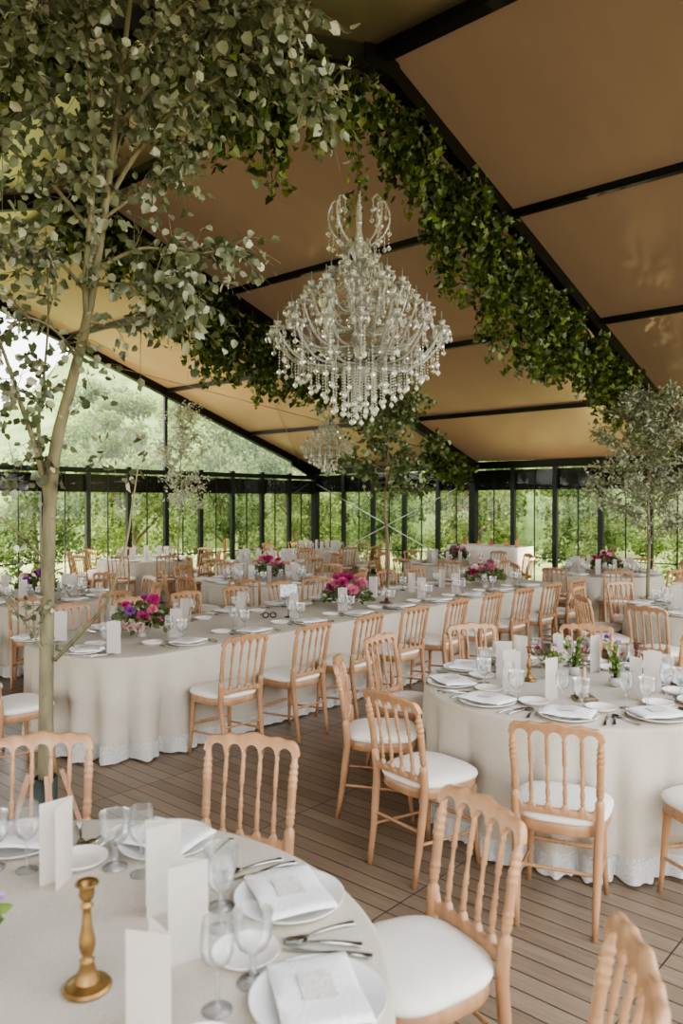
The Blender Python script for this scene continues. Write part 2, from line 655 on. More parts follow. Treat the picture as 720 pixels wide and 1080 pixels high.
# floor
mb = MB()
mb.add([L(-9, -9, 0), L(V_E + 0.35, -9, 0), L(V_E + 0.35, U_C + 0.35, 0), L(-9, U_C + 0.35, 0), L(-9, -9, -.12), L(V_E + 0.35, -9, -.12), L(V_E + 0.35, U_C + 0.35, -.12), L(-9, U_C + 0.35, -.12)],
       [(0, 1, 2, 3), (4, 7, 6, 5), (0, 4, 5, 1), (1, 5, 6, 2), (2, 6, 7, 3), (3, 7, 4, 0)])
tag(tentobj(mb.build('floor', M['deck'], smooth=False)), kind='structure')

# roof fabric: slightly sagging membrane, split in bays by frame and purlin
PURL = [V_R + (V_E - V_R) * k / 4 for k in range(5)]
mb = MB()
nv, nu = 10, 14
for (ua, ub) in ((U_C, U_B), (U_B, U_A), (U_A, U_D)):
    for side in (1, -1):
        for k in range(4):
            va, vb = V_R + side * (PURL[k] - V_R), V_R + side * (PURL[k + 1] - V_R)
            vs, fs = [], []
            for i in range(nu + 1):
                for j in range(nv + 1):
                    a, b = i / nu, j / nv
                    v = va + (vb - va) * b
                    u = ua + (ub - ua) * a
                    sag = -0.05 * math.sin(PI * a) * (0.35 + 0.65 * math.sin(PI * b))
                    vs.append(L(v, u, rz(v) + 0.17 + sag))
            for i in range(nu):
                for j in range(nv):
                    q = i * (nv + 1) + j
                    fs.append((q, q + 1, q + nv + 2, q + nv + 1))
            mb.add(vs, fs)
tag(tentobj(mb.build('ceiling', M['roof'])), kind='structure')

# portal frames: rafters (with ridge knee), purlins, eave beams
n_tr = [0]


def trim(mbx, mat='steel', smooth=False):
    n_tr[0] += 1
    return tag(tentobj(mbx.build('trim_%d' % n_tr[0], M[mat], smooth=smooth)), kind='structure')


for u in (U_C, U_B, U_A, U_D):
    mb = MB()
    for s in (1, -1):
        ve = V_R + s * (V_E - V_R)
        mb.bar(L(V_R - s * 0.03, u, Z_R + 0.08), L(ve, u, Z_E + 0.08), 0.13, 0.17, up=(0, 0, 1))
        mb.bar(L(ve, u, 0), L(ve, u, Z_E + 0.2), 0.16, 0.16, up=(0, 1, 0))
        # haunch plates at the eave and the ridge
        mb.bar(L(ve - s * 0.9, u, rz(ve - s * 0.9) - 0.02), L(ve, u, Z_E - 0.1), 0.07, 0.12)
    mb.box(L(V_R, u, Z_R + 0.03), (0.5, 0.15, 0.2))
    trim(mb)
for k, vv in enumerate(PURL[:4]):
    for s in ((1, -1) if k else (1,)):
        v = V_R + s * (vv - V_R)
        mb = MB()
        w = 0.15 if k == 0 else 0.075
        h = 0.16 if k == 0 else 0.08
        mb.bar(L(v, U_D, rz(v) + 0.12), L(v, U_C, rz(v) + 0.12), w, h)
        trim(mb)
for s in (1, -1):
    v = V_R + s * (V_E - V_R)
    mb = MB()
    mb.bar(L(v, U_D, Z_E + 0.07), L(v, U_C, Z_E + 0.07), 0.12, 0.16)
    trim(mb)

# side wall: posts each metre, blind boxes, glass panes
Z_BL, Z_BT = 2.13, 2.58
mb = MB()
bl = MB()
gl = MB()
thin = MB()
u = U_C
us = []
while u > U_D - .1:
    us.append(u)
    u -= 1.0
for i, u in enumerate(us):
    mb.bar(L(V_E + 0.03, u, 0), L(V_E + 0.03, u, Z_E), 0.085, 0.10, up=(0, 1, 0))
    if i + 1 < len(us):
        gl.add([L(V_E + .06, u, 0.03), L(V_E + .06, u - 1, 0.03), L(V_E + .06, u - 1, Z_BT), L(V_E + .06, u, Z_BT)], [(0, 1, 2, 3)])
        thin.bar(L(V_E + 0.06, u - .5, 0), L(V_E + 0.06, u - .5, Z_BT), 0.022, 0.022, up=(0, 1, 0))
bl.box(L(V_E + 0.10, (U_C + U_D) / 2, (Z_BL + Z_BT) / 2), (0.05, U_C - U_D, Z_BT - Z_BL))
thin.bar(L(V_E + 0.06, U_C, 0.66), L(V_E + 0.06, U_D, 0.66), 0.02, 0.022)
thin.bar(L(V_E + 0.06, U_C, 0.04), L(V_E + 0.06, U_D, 0.04), 0.05, 0.08)
trim(mb, 'post')
trim(thin, 'post')
trim(bl, 'blind')
tag(tentobj(gl.build('window_1', M['pane'], smooth=False)), kind='structure')

# gable wall
mb, bl, gl, thin, tri = MB(), MB(), MB(), MB(), MB()
vs_ = [V_E - 0.973 * k for k in range(21)]
for i, v in enumerate(vs_):
    mb.bar(L(v, U_C + 0.03, 0), L(v, U_C + 0.03, Z_E), 0.085, 0.10, up=(1, 0, 0))
    if i + 1 < len(vs_):
        v2 = vs_[i + 1]
        gl.add([L(v, U_C + .06, 0.03), L(v2, U_C + .06, 0.03), L(v2, U_C + .06, Z_BT), L(v, U_C + .06, Z_BT)], [(0, 1, 2, 3)])
        thin.bar(L((v + v2) / 2, U_C + 0.06, 0), L((v + v2) / 2, U_C + 0.06, Z_BT), 0.022, 0.022, up=(1, 0, 0))
bl.box(L((V_E + V_W) / 2, U_C + 0.10, (2.07 + 2.44) / 2), (V_E - V_W, 0.05, 2.44 - 2.07))
mb.bar(L(V_W, U_C, 2.52), L(V_E, U_C, 2.52), 0.12, 0.10)
thin.bar(L(V_W, U_C + 0.06, 0.66), L(V_E, U_C + 0.06, 0.66), 0.02, 0.022)
thin.bar(L(V_W, U_C + 0.06, 0.04), L(V_E, U_C + 0.06, 0.04), 0.05, 0.08)
for v in (10.44, V_R, 0.7):
    thin.bar(L(v, U_C + 0.05, Z_E - 0.1), L(v, U_C + 0.05, rz(v) + 0.05), 0.07, 0.07, up=(1, 0, 0))
tri.add([L(V_W, U_C + .06, 2.55), L(V_E, U_C + .06, 2.55), L(V_E, U_C + .06, Z_E), L(V_R, U_C + .06, Z_R + 0.05), L(V_W, U_C + .06, Z_E)], [(0, 1, 2, 3, 4)])
trim(mb, 'post')
trim(thin, 'post')
trim(bl, 'blind')
tag(tentobj(gl.build('window_2', M['pane'], smooth=False)), kind='structure')
tag(tentobj(tri.build('window_3', M['gable_pane'], smooth=False)), kind='structure')


def cable(a, b, mat, r, label):
    m_ = MB()
    a, b = Vector(a), Vector(b)
    m_.tube([a, (a + b) / 2, b], r, 6)
    o = m_.build('brace_cable', M[mat])
    tag(o, label, 'cable')


cable(P(14.4, V_E - .06, 2.35), P(9.6, V_E - .06, 0.25), 'cable', 0.012, 'pale brace cable falling from the corner post across the side glass')
cable(P(9.6, V_E - .12, 2.3), P(14.4, V_E - .12, 0.2), 'cable', 0.010, 'pale brace cable rising across the side glass to the second frame')
cable(P(14.4, 14.6, rz(14.6) + .05), P(9.6, 8.2, rz(8.2) + .05), 'dcable', 0.008, 'thin dark roof cable running down towards the tent corner')
cable(P(14.4, 9.0, rz(9.0)), P(9.6, 14.4, rz(14.4)), 'dcable', 0.008, 'thin dark roof cable crossing the golden bay beside the gable')

# ------------------------------------------------------------------ chair
SPX = (-0.108, -0.036, 0.036, 0.108)


def back_y(z):
    k = [(0, -.255), (.2, -.222), (.45, -.195), (.6, -.208), (.75, -.232), (.92, -.268)]
    for (a, ya), (b, yb) in zip(k, k[1:]):
        if z <= b:
            return ya + (yb - ya) * (z - a) / (b - a)
    return k[-1][1]


def back_x(z):
    return 0.163 + 0.022 * min(1, z / 0.85)


def beads(t, n, amp):
    return amp * max(0.0, math.sin(PI * n * t)) ** 0.7 if 0 <= t <= 1 else 0


def post_mb(s, lod=1):
    zs = [0, .1, .2, .3, .38, .42, .48, .54, .57]
    nb = 34 if lod else 8
    zs += [.58 + (.83 - .58) * i / nb for i in range(nb + 1)] + [.86]
    pts, rad = [], []
    for z in zs:
        pts.append((s * back_x(z), back_y(z), z))
        if z < .3:
            r = .0125 + .008 * z / .3
        elif z <= .575:
            r = .0205
        else:
            t = (z - .58) / .25
            r = .0125 + .004 * math.sin(PI * min(1, max(0, t)))
            for c in (.08, .16, .24, .62, .72, .82, .92):
                r += .0055 * math.exp(-((t - c) / .022) ** 2)
            r = min(r, .0195)
        rad.append(r)
    return MB().tube(pts, rad, 10 if lod else 6)


def spindle_mb(x, lod=1):
    n = 30 if lod else 7
    pts, rad = [], []
    for i in range(n + 1):
        t = i / n
        z = .548 + (.848 - .548) * t
        pts.append((x, back_y(z) - 0.014 * (1 - (x / .18) ** 2), z))
        r = .0065 + .0045 * math.exp(-((t - .16) / .08) ** 2) + .0035 * math.exp(-((t - .78) / .10) ** 2)
        for c in (.03, .3, .36, .6, .66, .94):
            r += .0045 * math.exp(-((t - c) / .02) ** 2)
        rad.append(r)
    return MB().tube(pts, rad, 8 if lod else 5)


def slab(zt, zb, n, th, x0, x1, cvx=0.014):
    """curved board between a top and a bottom profile"""
    vs, fs = [], []
    for i in range(n + 1):
        x = x0 + (x1 - x0) * i / n
        a, b = zt(x), zb(x)
        if a - b < .004:
            a = b + .004
        cy = -cvx * (1 - (x / .19) ** 2)
        e = min(.006, (a - b) * .3)
        vs += [(x, back_y(b) + cy + th / 2, b + e * .4), (x, back_y(a) + cy + th / 2, a - e), (x, back_y(a) + cy + th / 4, a), (x, back_y(a) + cy - th / 4, a),
               (x, back_y(a) + cy - th / 2, a - e), (x, back_y(b) + cy - th / 2, b + e * .4), (x, back_y(b) + cy, b)]
    m_ = 7
    for i in range(n):
        for k in range(m_):
            k2 = (k + 1) % m_
            fs.append((i * m_ + k, i * m_ + k2, (i + 1) * m_ + k2, (i + 1) * m_ + k))
    fs.append(tuple(range(m_ - 1, -1, -1)))
    fs.append(tuple(n * m_ + k for k in range(m_)))
    return MB().add(vs, fs)


def crest_mb(lod=1):
    sup = (-.182,) + SPX + (.182,)

    def zt(x):
        a = abs(x)
        z = .898 + .022 * math.exp(-(x / .055) ** 2) + .012 * math.exp(-((a - .105) / .032) ** 2) + .004 * math.exp(-((a - .165) / .02) ** 2)
        if a > .172:
            t = (a - .172) / .03
            z -= .045 * (1 - math.sqrt(max(0, 1 - min(1, t) ** 2)))
        return z

    def zb(x):
        a = abs(x)
        if a > .182:
            return .835 + .01 * (a - .182) / .02
        for q, w in zip(sup, sup[1:]):
            if q <= x <= w:
                t = (x - (q + w) / 2) / ((w - q) / 2)
                k = max(0, abs(t) - .0)
                e = max(0.0, 1 - (k / .86) ** 2)
                return .838 + .034 * math.sqrt(e)
        return .838
    return slab(zt, zb, 90 if lod else 40, .027, -.202, .202)


def rail_mb(lod=1):
    def zt(x):
        a = abs(x)
        z = .528
        for s in SPX:
            z += .024 * math.exp(-(((x - s)) / .0125) ** 4)
        z += .034 * math.exp(-((a - .172) / .017) ** 4)
        return z

    def zb(x):
        return .488 + .008 * math.cos(PI * x / .36)
    return slab(zt, zb, 84 if lod else 24, .022, -.178, .178)


def seat_outline(t, g=0.0):
    c, s = math.cos(t), math.sin(t)
    e = 2 / 3.2
    x = (0.206 + g) * math.copysign(abs(c) ** e, c)
    y = (0.206 + g) * math.copysign(abs(s) ** e, s)
    return x * (1 + .07 * y / .2), y


def seat_frame_mb():
    n = 36
    vs, fs = [], []
    prof = [(-.03, .405), (-.004, .405), (0, .412), (0, .448), (-.004, .455), (-.03, .455)]
    for i in range(n):
        t = 2 * PI * i / n
        for g, z in prof:
            x, y = seat_outline(t, g)
            vs.append((x, y, z))
    m_ = len(prof)
    for i in range(n):
        j = (i + 1) % n
        for k in range(m_):
            k2 = (k + 1) % m_
            fs.append((i * m_ + k, j * m_ + k, j * m_ + k2, i * m_ + k2))
    return MB().add(vs, fs)


def cushion_mb():
    n = 36
    vs, fs = [], []
    prof = [(-.012, .452), (.004, .458), (.010, .470), (.006, .484), (-.012, .497), (-.05, .508), (-.11, .514), (-.17, .516)]
    for g, z in prof:
        for i in range(n):
            x, y = seat_outline(2 * PI * i / n, g)
            vs.append((x, y, z))
    for k in range(len(prof) - 1):
        for i in range(n):
            j = (i + 1) % n
            fs.append((k * n + i, k * n + j, (k + 1) * n + j, (k + 1) * n + i))
    fs.append(tuple((len(prof) - 1) * n + i for i in range(n)))
    return MB().add(vs, fs)


def fleg_mb(s, lod=1):
    pts = [(s * .182, .185, 0), (s * .175, .175, .1), (s * .168, .165, .25), (s * .163, .158, .36), (s * .162, .157, .385), (s * .162, .157, .41)]
    return MB().tube(pts, [.011, .0135, .017, .0195, .022, .022], 10 if lod else 6)


def stretch_mb(a, b, turned, lod=1):
    n = 26 if lod else 4
    a, b = Vector(a), Vector(b)
    pts, rad = [], []
    for i in range(n + 1):
        t = i / n
        pts.append(a.lerp(b, t))
        r = .0085
        if turned and lod:
            for c in (.2, .27, .34, .46, .54, .66, .73, .8):
                r += .005 * math.exp(-((t - c) / .02) ** 2)
        rad.append(r)
    return MB().tube(pts, rad, 8 if lod else 5)


STR = [((-.17, .168, .22), (.17, .168, .22), True), ((-.168, -.222, .2), (-.171, .172, .17), False), ((.168, -.222, .2), (.171, .172, .17), False), ((-.168, -.215, .26), (.168, -.215, .26), False)]


def chair_full():
    r = empty('dining_chair')
    seat_frame_mb().build('seat_frame', M['wood'], r, edge=40)
    cushion_mb().build('seat_cushion', M['cushion'], r)
    crest_mb().build('crest_rail', M['wood'], r, edge=50)
    rail_mb().build('lower_rail', M['wood'], r, edge=50)
    for x in SPX:
        spindle_mb(x).build('spindle', M['wood'], r)
    for s in (-1, 1):
        post_mb(s).build('back_post', M['wood'], r)
        fleg_mb(s).build('front_leg', M['wood'], r)
    for a, b, t in STR:
        stretch_mb(a, b, t).build('stretcher', M['wood'], r)
    return r


def chair_small():
    m_ = MB()
    for q in [seat_frame_mb(), crest_mb(0), rail_mb(0)] + [spindle_mb(x, 0) for x in SPX] + [post_mb(s, 0) for s in (-1, 1)] + [fleg_mb(s, 0) for s in (-1, 1)] + [stretch_mb(a, b, t, 0) for a, b, t in STR]:
        m_.merge(q, 0)
    m_.merge(cushion_mb(), 1)
    return m_.build('dining_chair', [M['wood'], M['cushion']])


CH = Proto(chair_full())
CHS = Proto(chair_small())
n_chair = [0]


SEATS = []


def chair(x, y, face, label, group):
    """face: direction (radians) the sitter looks to"""
    p = Vector((x, y, 0))
    if not (in_view(p, 70) or in_view(p + Vector((0, 0, .9)), 60)):
        return
    if any((x - a) ** 2 + (y - b) ** 2 < .665 ** 2 for a, b in SEATS):
        return
    SEATS.append((x, y))
    n_chair[0] += 1
    j = random.uniform(-.07, .07)
    pr = CH if y < 12.4 else CHS
    pr.put((x, y, 0), face - PI / 2 + j, label, 'chair', group)


# ------------------------------------------------------------------ tablecloths
def cloth_pair(name, outline, n, h, pleat, label, seed, inner=None, mat='linen', lacey=True, loc=(0, 0, 0), rz_=0.0, flare=.04):
    """outline(i/n) -> (point, normal, pleat weight). Cloth to the floor and a lace frill as its part."""
    rnd = random.Random(seed)
    ph = [rnd.uniform(0, 6.28) for _ in range(4)]
    lev = [(0.0, 0.0, 0)] + [((1 - math.cos(a)) * .012, math.sin(a) * .012, 0) for a in ()]
    rows = []
    top = h
    zl = .125 if lacey else .012
    steps = [0, .015, .04, .09, .16, .26, .38, .5, .62, .74, .86, 1.0]

    def off(i, t):
        q = i / n
        pt, nr, w, s = outline(q)
        k = 2 * PI * pleat
        wave = math.sin(k * q + ph[0] + 1.3 * math.sin(5 * 2 * PI * q + ph[1])) * .6 + math.sin(k * .53 * q + ph[2] + math.sin(3 * 2 * PI * q)) * .4
        wave = 2 * abs(math.sin(PI * pleat * q + .5 * ph[0] + .9 * math.sin(5 * 2 * PI * q + ph[1]))) ** .75 - 1.25 + .35 * wave
        d = flare * w ** .5 * t ** .8 + .05 * w * (wave - .85) * t ** .85 + .007 * t * math.sin(31 * 2 * PI * q + ph[3])
        return pt[0] + nr[0] * d, pt[1] + nr[1] * d

    vs, fs = [], []
    # top surface rings
    rings = [.0, .3, .6, .85, .985]
    cx = sum(outline(i / n)[0][0] for i in range(n)) / n
    cy = sum(outline(i / n)[0][1] for i in range(n)) / n
    for s in rings[1:]:
        for i in range(n):
            pt = outline(i / n)[0]
            if inner:
                c = inner(pt)
            else:
                c = (cx, cy)
            vs.append((c[0] + (pt[0] - c[0]) * s, c[1] + (pt[1] - c[1]) * s, top + (0 if s < .98 else -.001)))
    nr_ = len(rings) - 1
    for t in steps:
        for i in range(n):
            x, y = off(i, max(0, t - .03))
            z = top - .006 - (top - .006 - zl) * t
            if t == 0:
                pt = outline(i / n)[0]
                x, y = pt
            vs.append((x, y, z))
    R = nr_ + len(steps)
    for r in range(R - 1):
        for i in range(n):
            j = (i + 1) % n
            fs.append((r * n + i, (r + 1) * n + i, (r + 1) * n + j, r * n + j))
    # centre: fill the innermost ring
    fs.append(tuple(range(n)))
    o = MB().add(vs, fs).build(name, M[mat])
    o.location = loc
    o.rotation_euler = (0, 0, rz_)
    if lacey:
        vs, fs = [], []
        nl = n * 2
        for r in range(6):
            t = r / 5
            for i in range(nl):
                x, y = off(i / 2, 1.0)
                pt, nr, w, s = outline(i / 2 / n)
                fr = (.004 + .016 * t * math.sin(i * .9 + 2 * math.sin(i * .13)) * min(1, .4 + w) + .004 * t - .006)
                zz = .14 - (.14 - .008) * t
                if r == 5:
                    zz += .009 * abs(math.sin(i * .55))
                vs.append((x + nr[0] * fr, y + nr[1] * fr, zz))
        for r in range(5):
            for i in range(nl):
                j = (i + 1) % nl
                fs.append((r * nl + i, (r + 1) * nl + i, (r + 1) * nl + j, r * nl + j))
        q = MB().add(vs, fs).build('lace_trim', M['lace'], o)
        q['label'] = 'white lace frill along the hem'
    tag(o, label, 'tablecloth')
    return o


def circle_outline(r):
    def f(q):
        a = 2 * PI * q
        return (r * math.cos(a), r * math.sin(a)), (math.cos(a), math.sin(a)), 1.0, a * r
    return f


def rrect_outline(a, b, rc, endw=1.0, sidew=.14):
    """rounded rectangle with half sizes a (x) and b (y)"""
    sx, sy = a - rc, b - rc
    segs = [('l', 2 * sy), ('c', PI * rc / 2), ('l', 2 * sx), ('c', PI * rc / 2), ('l', 2 * sy), ('c', PI * rc / 2), ('l', 2 * sx), ('c', PI * rc / 2)]
    tot = sum(s for _, s in segs)
    cen = [(sx, sy), (-sx, sy), (-sx, -sy), (sx, -sy)]

    def f(q):
        d = (q % 1.0) * tot
        k = 0
        while d > segs[k][1] and k < 7:
            d -= segs[k][1]
            k += 1
        c = k // 2
        if k % 2 == 0:
            ang = c * PI / 2
            nx, ny = math.cos(ang), math.sin(ang)
            tx, ty = -ny, nx
            prevc = cen[(c - 1) % 4]
            p = (prevc[0] + nx * rc + tx * d, prevc[1] + ny * rc + ty * d)
            near = min(d, segs[k][1] - d)
            side = sidew if abs(ny) > .5 else endw
            w = side + (endw - side) * math.exp(-near / .25)
            return p, (nx, ny), w, 0
        ang = c * PI / 2 + d / rc
        nx, ny = math.cos(ang), math.sin(ang)
        return (cen[c][0] + nx * rc, cen[c][1] + ny * rc), (nx, ny), endw, 0
    return f


HT = 0.755
TABLES = {}          # key: (x, y, r, phase, phrase, detail)
TABLES['T1'] = (-.81, 1.74, .93, 105, 'round table with one brass candlestick', 3)
TABLES['T2'] = (1.40, 4.62, .90, -109.5, 'round table with three candlesticks', 3)
TABLES['T4'] = (-1.06, 10.9, .90, -95, 'round table just behind the pink long-table bouquet', 2)
TABLES['T5'] = (-3.57, 9.0, .90, -70, 'round table behind the big tree trunk', 2)
TABLES['T6'] = (-3.8, 15.0, .90, -60, 'round table under the white-blossom tree', 1)
TABLES['T7'] = (-.5, 17.5, .90, -100, 'round table in the far tent corner', 1)
TABLES['T8'] = (-1.4, 14.2, .90, -85, 'round table before the far corner one', 1)
TABLES['T9'] = (2.03, 14.0, .90, -100, 'round table beside the white bar', 1)
TABLES['T11'] = (4.08, 12.1, .90, -100, 'round table under the pale-leaved tree', 2)
TABLES['T12'] = (3.85, 7.9, .90, -140, 'round table cut by the photo edge', 2)

big = cloth_pair('tablecloth', circle_outline(.93), 260, HT, 21, 'pale linen cloth covering the round table with one brass candlestick', 3, loc=(TABLES['T1'][0], TABLES['T1'][1], 0), rz_=.9)
rc = cloth_pair('tablecloth', circle_outline(.90), 260, HT, 21, 'pale linen cloth draping the round table with three candlesticks', 5, loc=(TABLES['T2'][0], TABLES['T2'][1], 0), rz_=.4)
RC = Proto(rc)
RC.used = True
for k in ('T4', 'T5', 'T6', 'T7', 'T8', 'T9', 'T11', 'T12'):
    t = TABLES[k]
    RC.put((t[0], t[1], 0), random.uniform(0, 6), 'pale linen cloth to the floor on the ' + t[4], 'tablecloth')

# long table: u 4.68..6.12, v 2.75..10.25
LU, LV0, LV1 = 5.40, 2.80, 9.95
LC = P(LU, (LV0 + LV1) / 2)
LA, LB = (LV1 - LV0) / 2, .73
lo = rrect_outline(LA, LB, .55, 1.5)


def inner_line(pt):
    x = max(-LA + LB, min(LA - LB, pt[0]))
    return (x, 0)


cloth_pair('tablecloth', lo, 460, HT, 56, 'long pale linen cloth with rounded ends on the long banquet table', 9, inner=inner_line, loc=(LC.x, LC.y, 0), rz_=ANG, flare=.03)


def tabletop_at(px, py, h=HT):
    d = at(px, py, 1.0) - Vector((0, 0, CAM_H))
    t = (h - CAM_H) / d.z
    return Vector((d.x * t, d.y * t, h + .001))


BUSY = [tuple(tabletop_at(a, b))[:2] + (q,) for a, b, q in ((92, 1043, .06), (558, 718, .06), (616, 738, .07), (671, 720, .06), (150, 671, .17), (366, 641, .19), (511, 619, .19), (605, 712, .05), (648, 724, .05), (583, 716, .05), (304, 651, .05), (284, 652, .08), (407, 636, .08), (188, 592, .08))]
BUSY += [(TABLES[k][0] + .05, TABLES[k][1] - .05, .18) for k in ('T4', 'T5', 'T9', 'T11')]

# ------------------------------------------------------------------ tableware prototypes (origin at the table surface)
def plate_proto(name, r, mat, rim):
    prof = [(.001, .004), (r * .62, .004), (r * .68, .007), (r * .97, .007 + rim), (r, .009 + rim), (r * .995, .005 + rim), (r * .7, .0015), (r * .6, .0), (.001, .0)]
    return Proto(MB().lathe(prof, 40).build(name, M[mat]))


PLATE = plate_proto('dinner_plate', .152, 'plate', .013)
SIDE = plate_proto('side_plate', .082, 'side', .014)


def napkin_proto():
    w, d = .122, .092
    n, m_ = 14, 10
    vs, fs = [], []
    for lay in range(2):
        for i in range(n + 1):
            for j in range(m_ + 1):
                x = -w + 2 * w * i / n
                y = -d + 2 * d * j / m_
                z = .019 + .004 * math.sin(9 * x + 2) * math.cos(14 * y) + .003 * math.sin(31 * x + 17 * y)
                e = max(abs(x) / w, abs(y) / d)
                z -= .003 * max(0, e - .8) / .2
                if lay == 0:
                    z -= .008
                    x *= 1.04
                    y *= 1.03
                vs.append((x + .02 * y, y, z))
    s = (n + 1) * (m_ + 1)
    for lay in range(2):
        for i in range(n):
            for j in range(m_):
                q = lay * s + i * (m_ + 1) + j
                f = (q, q + m_ + 1, q + m_ + 2, q + 1)
                fs.append(f)
    # closed edge between the layers
    ring = [i * (m_ + 1) for i in range(n + 1)] + [n * (m_ + 1) + j for j in range(1, m_ + 1)] + [i * (m_ + 1) + m_ for i in range(n - 1, -1, -1)] + [j for j in range(m_ - 1, 0, -1)]
    for a, b in zip(ring, ring[1:] + ring[:1]):
        fs.append((a, b, b + s, a + s))
    o = MB().add(vs, fs).build('napkin', M['napkin'], edge=60)
    vs, fs = [], []
    for i in range(9):
        for j in range(9):
            x = -.045 + .09 * i / 8
            y = -.035 + .075 * j / 8
            z = .0225 + .004 * math.sin(9 * x + 2) * math.cos(14 * y) + .003 * math.sin(31 * x + 17 * y)
            vs.append((x + .02 * y, y, z + .0006))
    for i in range(8):
        for j in range(8):
            q = i * 9 + j
            fs.append((q, q + 9, q + 10, q + 1))
    e = MB().add(vs, fs).build('embroidery', M['embro'], o)
    e['label'] = 'faint embroidered panel'
    # pale printed lines of the folded note on the napkin (no readable text)
    return Proto(o)


NAP = napkin_proto()


def cutlery(kind):
    m_ = MB()
    Ln = {'fork': .2, 'knife': .225, 'spoon': .19}[kind]
    n = 12
    vs, fs = [], []
    head0 = {'fork': .13, 'knife': .12, 'spoon': .135}[kind]
    for i in range(n + 1):
        t = i / n
        y = -Ln / 2 + head0 * t
        w = .0085 * (1 - t) + .003 * t + .002 * math.exp(-((t - .05) / .08) ** 2)
        z = .004 + .004 * math.sin(PI * t)
        vs += [(-w, y, z), (w, y, z), (w * .8, y, z + .0025), (-w * .8, y, z + .0025)]
    for i in range(n):
        for k in range(4):
            k2 = (k + 1) % 4
            fs.append((i * 4 + k, i * 4 + k2, (i + 1) * 4 + k2, (i + 1) * 4 + k))
    fs += [(3, 2, 1, 0), tuple(n * 4 + k for k in range(4))]
    m_.add(vs, fs)
    y0 = -Ln / 2 + head0
    if kind == 'knife':
        y1 = Ln / 2
        m_.add([(-.004, y0, .003), (.006, y0, .003), (.009, y0 + .05, .003), (.004, y1, .003), (-.004, y1 - .01, .003),
                (-.004, y0, .0055), (.006, y0, .004), (.009, y0 + .05, .004), (.004, y1, .004), (-.004, y1 - .01, .0055)],
               [(4, 3, 2, 1, 0), (5, 6, 7, 8, 9), (0, 1, 6, 5), (1, 2, 7, 6), (2, 3, 8, 7), (3, 4, 9, 8), (4, 0, 5, 9)])
    elif kind == 'fork':
        m_.add([(-.003, y0, .004), (.003, y0, .004), (.011, y0 + .018, .003), (.012, y0 + .03, .003), (-.012, y0 + .03, .003), (-.011, y0 + .018, .003),
                (-.003, y0, .0065), (.003, y0, .0065), (.011, y0 + .018, .0055), (.012, y0 + .03, .0055), (-.012, y0 + .03, .0055), (-.011, y0 + .018, .0055)],
               [(5, 4, 3, 2, 1, 0), (6, 7, 8, 9, 10, 11), (0, 1, 7, 6), (1, 2, 8, 7), (2, 3, 9, 8), (3, 4, 10, 9), (4, 5, 11, 10), (5, 0, 6, 11)])
        for k in range(4):
            x = -.0102 + .0068 * k
            m_.tube([(x, y0 + .028, .0045), (x, y0 + .05, .005), (x * .95, Ln / 2, .009)], [.0018, .0016, .0008], 5)
    else:
        vs, fs = [], []
        for a in range(13):
            an = PI * a / 12
            hw = .018 * math.sin(an) ** .8 + .0015
            yy = y0 + .03 - .03 * math.cos(an)
            for q in (-1, -.5, 0, .5, 1):
                vs.append((hw * q, yy, .0075 - .0055 * math.sin(an) * (1 - q * q)))
        for a in range(12):
            for q in range(4):
                i = a * 5 + q
                fs.append((i, i + 1, i + 6, i + 5))
        m_.add(vs, fs)
    return Proto(m_.build(kind, M['silver'], edge=50))


FORK, KNIFE, SPOON = cutlery('fork'), cutlery('knife'), cutlery('spoon')


def wineglass_proto():
    prof = [(.001, .003), (.030, .002), (.033, .0), (.033, .002), (.012, .007), (.005, .013), (.0042, .05), (.0045, .085), (.010, .092), (.026, .106), (.035, .127), (.037, .148), (.035, .175), (.032, .20)]
    return Proto(MB().lathe(prof, 20).build('wine_glass', M['glass']))


def goblet_proto():
    def wob(an, z):
        return 1 + (.085 * abs(math.sin(an * 6 + z * 40)) if z > .075 else .02 * math.cos(8 * an))
    prof = [(.001, .004), (.034, .003), (.036, .0), (.036, .003), (.014, .009), (.0075, .018), (.0095, .03), (.007, .045), (.0085, .062), (.016, .072), (.031, .085), (.039, .105), (.042, .13), (.041, .15), (.044, .165)]
    return Proto(MB().lathe(prof, 36, wob=wob).build('crystal_goblet', M['cut']))


WINE, GOB = wineglass_proto(), goblet_proto()


def card_proto():
    """tall folded menu standing on its two lower edges"""
    w, h, a = .098, .235, .33
    m_ = MB()
    for s in (1, -1):
        dx, dy = math.cos(a), s * math.sin(a)
        m_.add([(0, 0, 0), (dx * w, dy * w, 0), (dx * w, dy * w, h), (0, 0, h)], [(0, 1, 2, 3)])
    for v in m_.v:
        pass
    m_.v = [(x - w * .47, y, z) for x, y, z in m_.v]
    return Proto(m_.build('menu_card', M['vellum'], smooth=False))


CARD = card_proto()

W_PLATE = 'white dinner plate'
W_SIDE = 'small matte side plate'


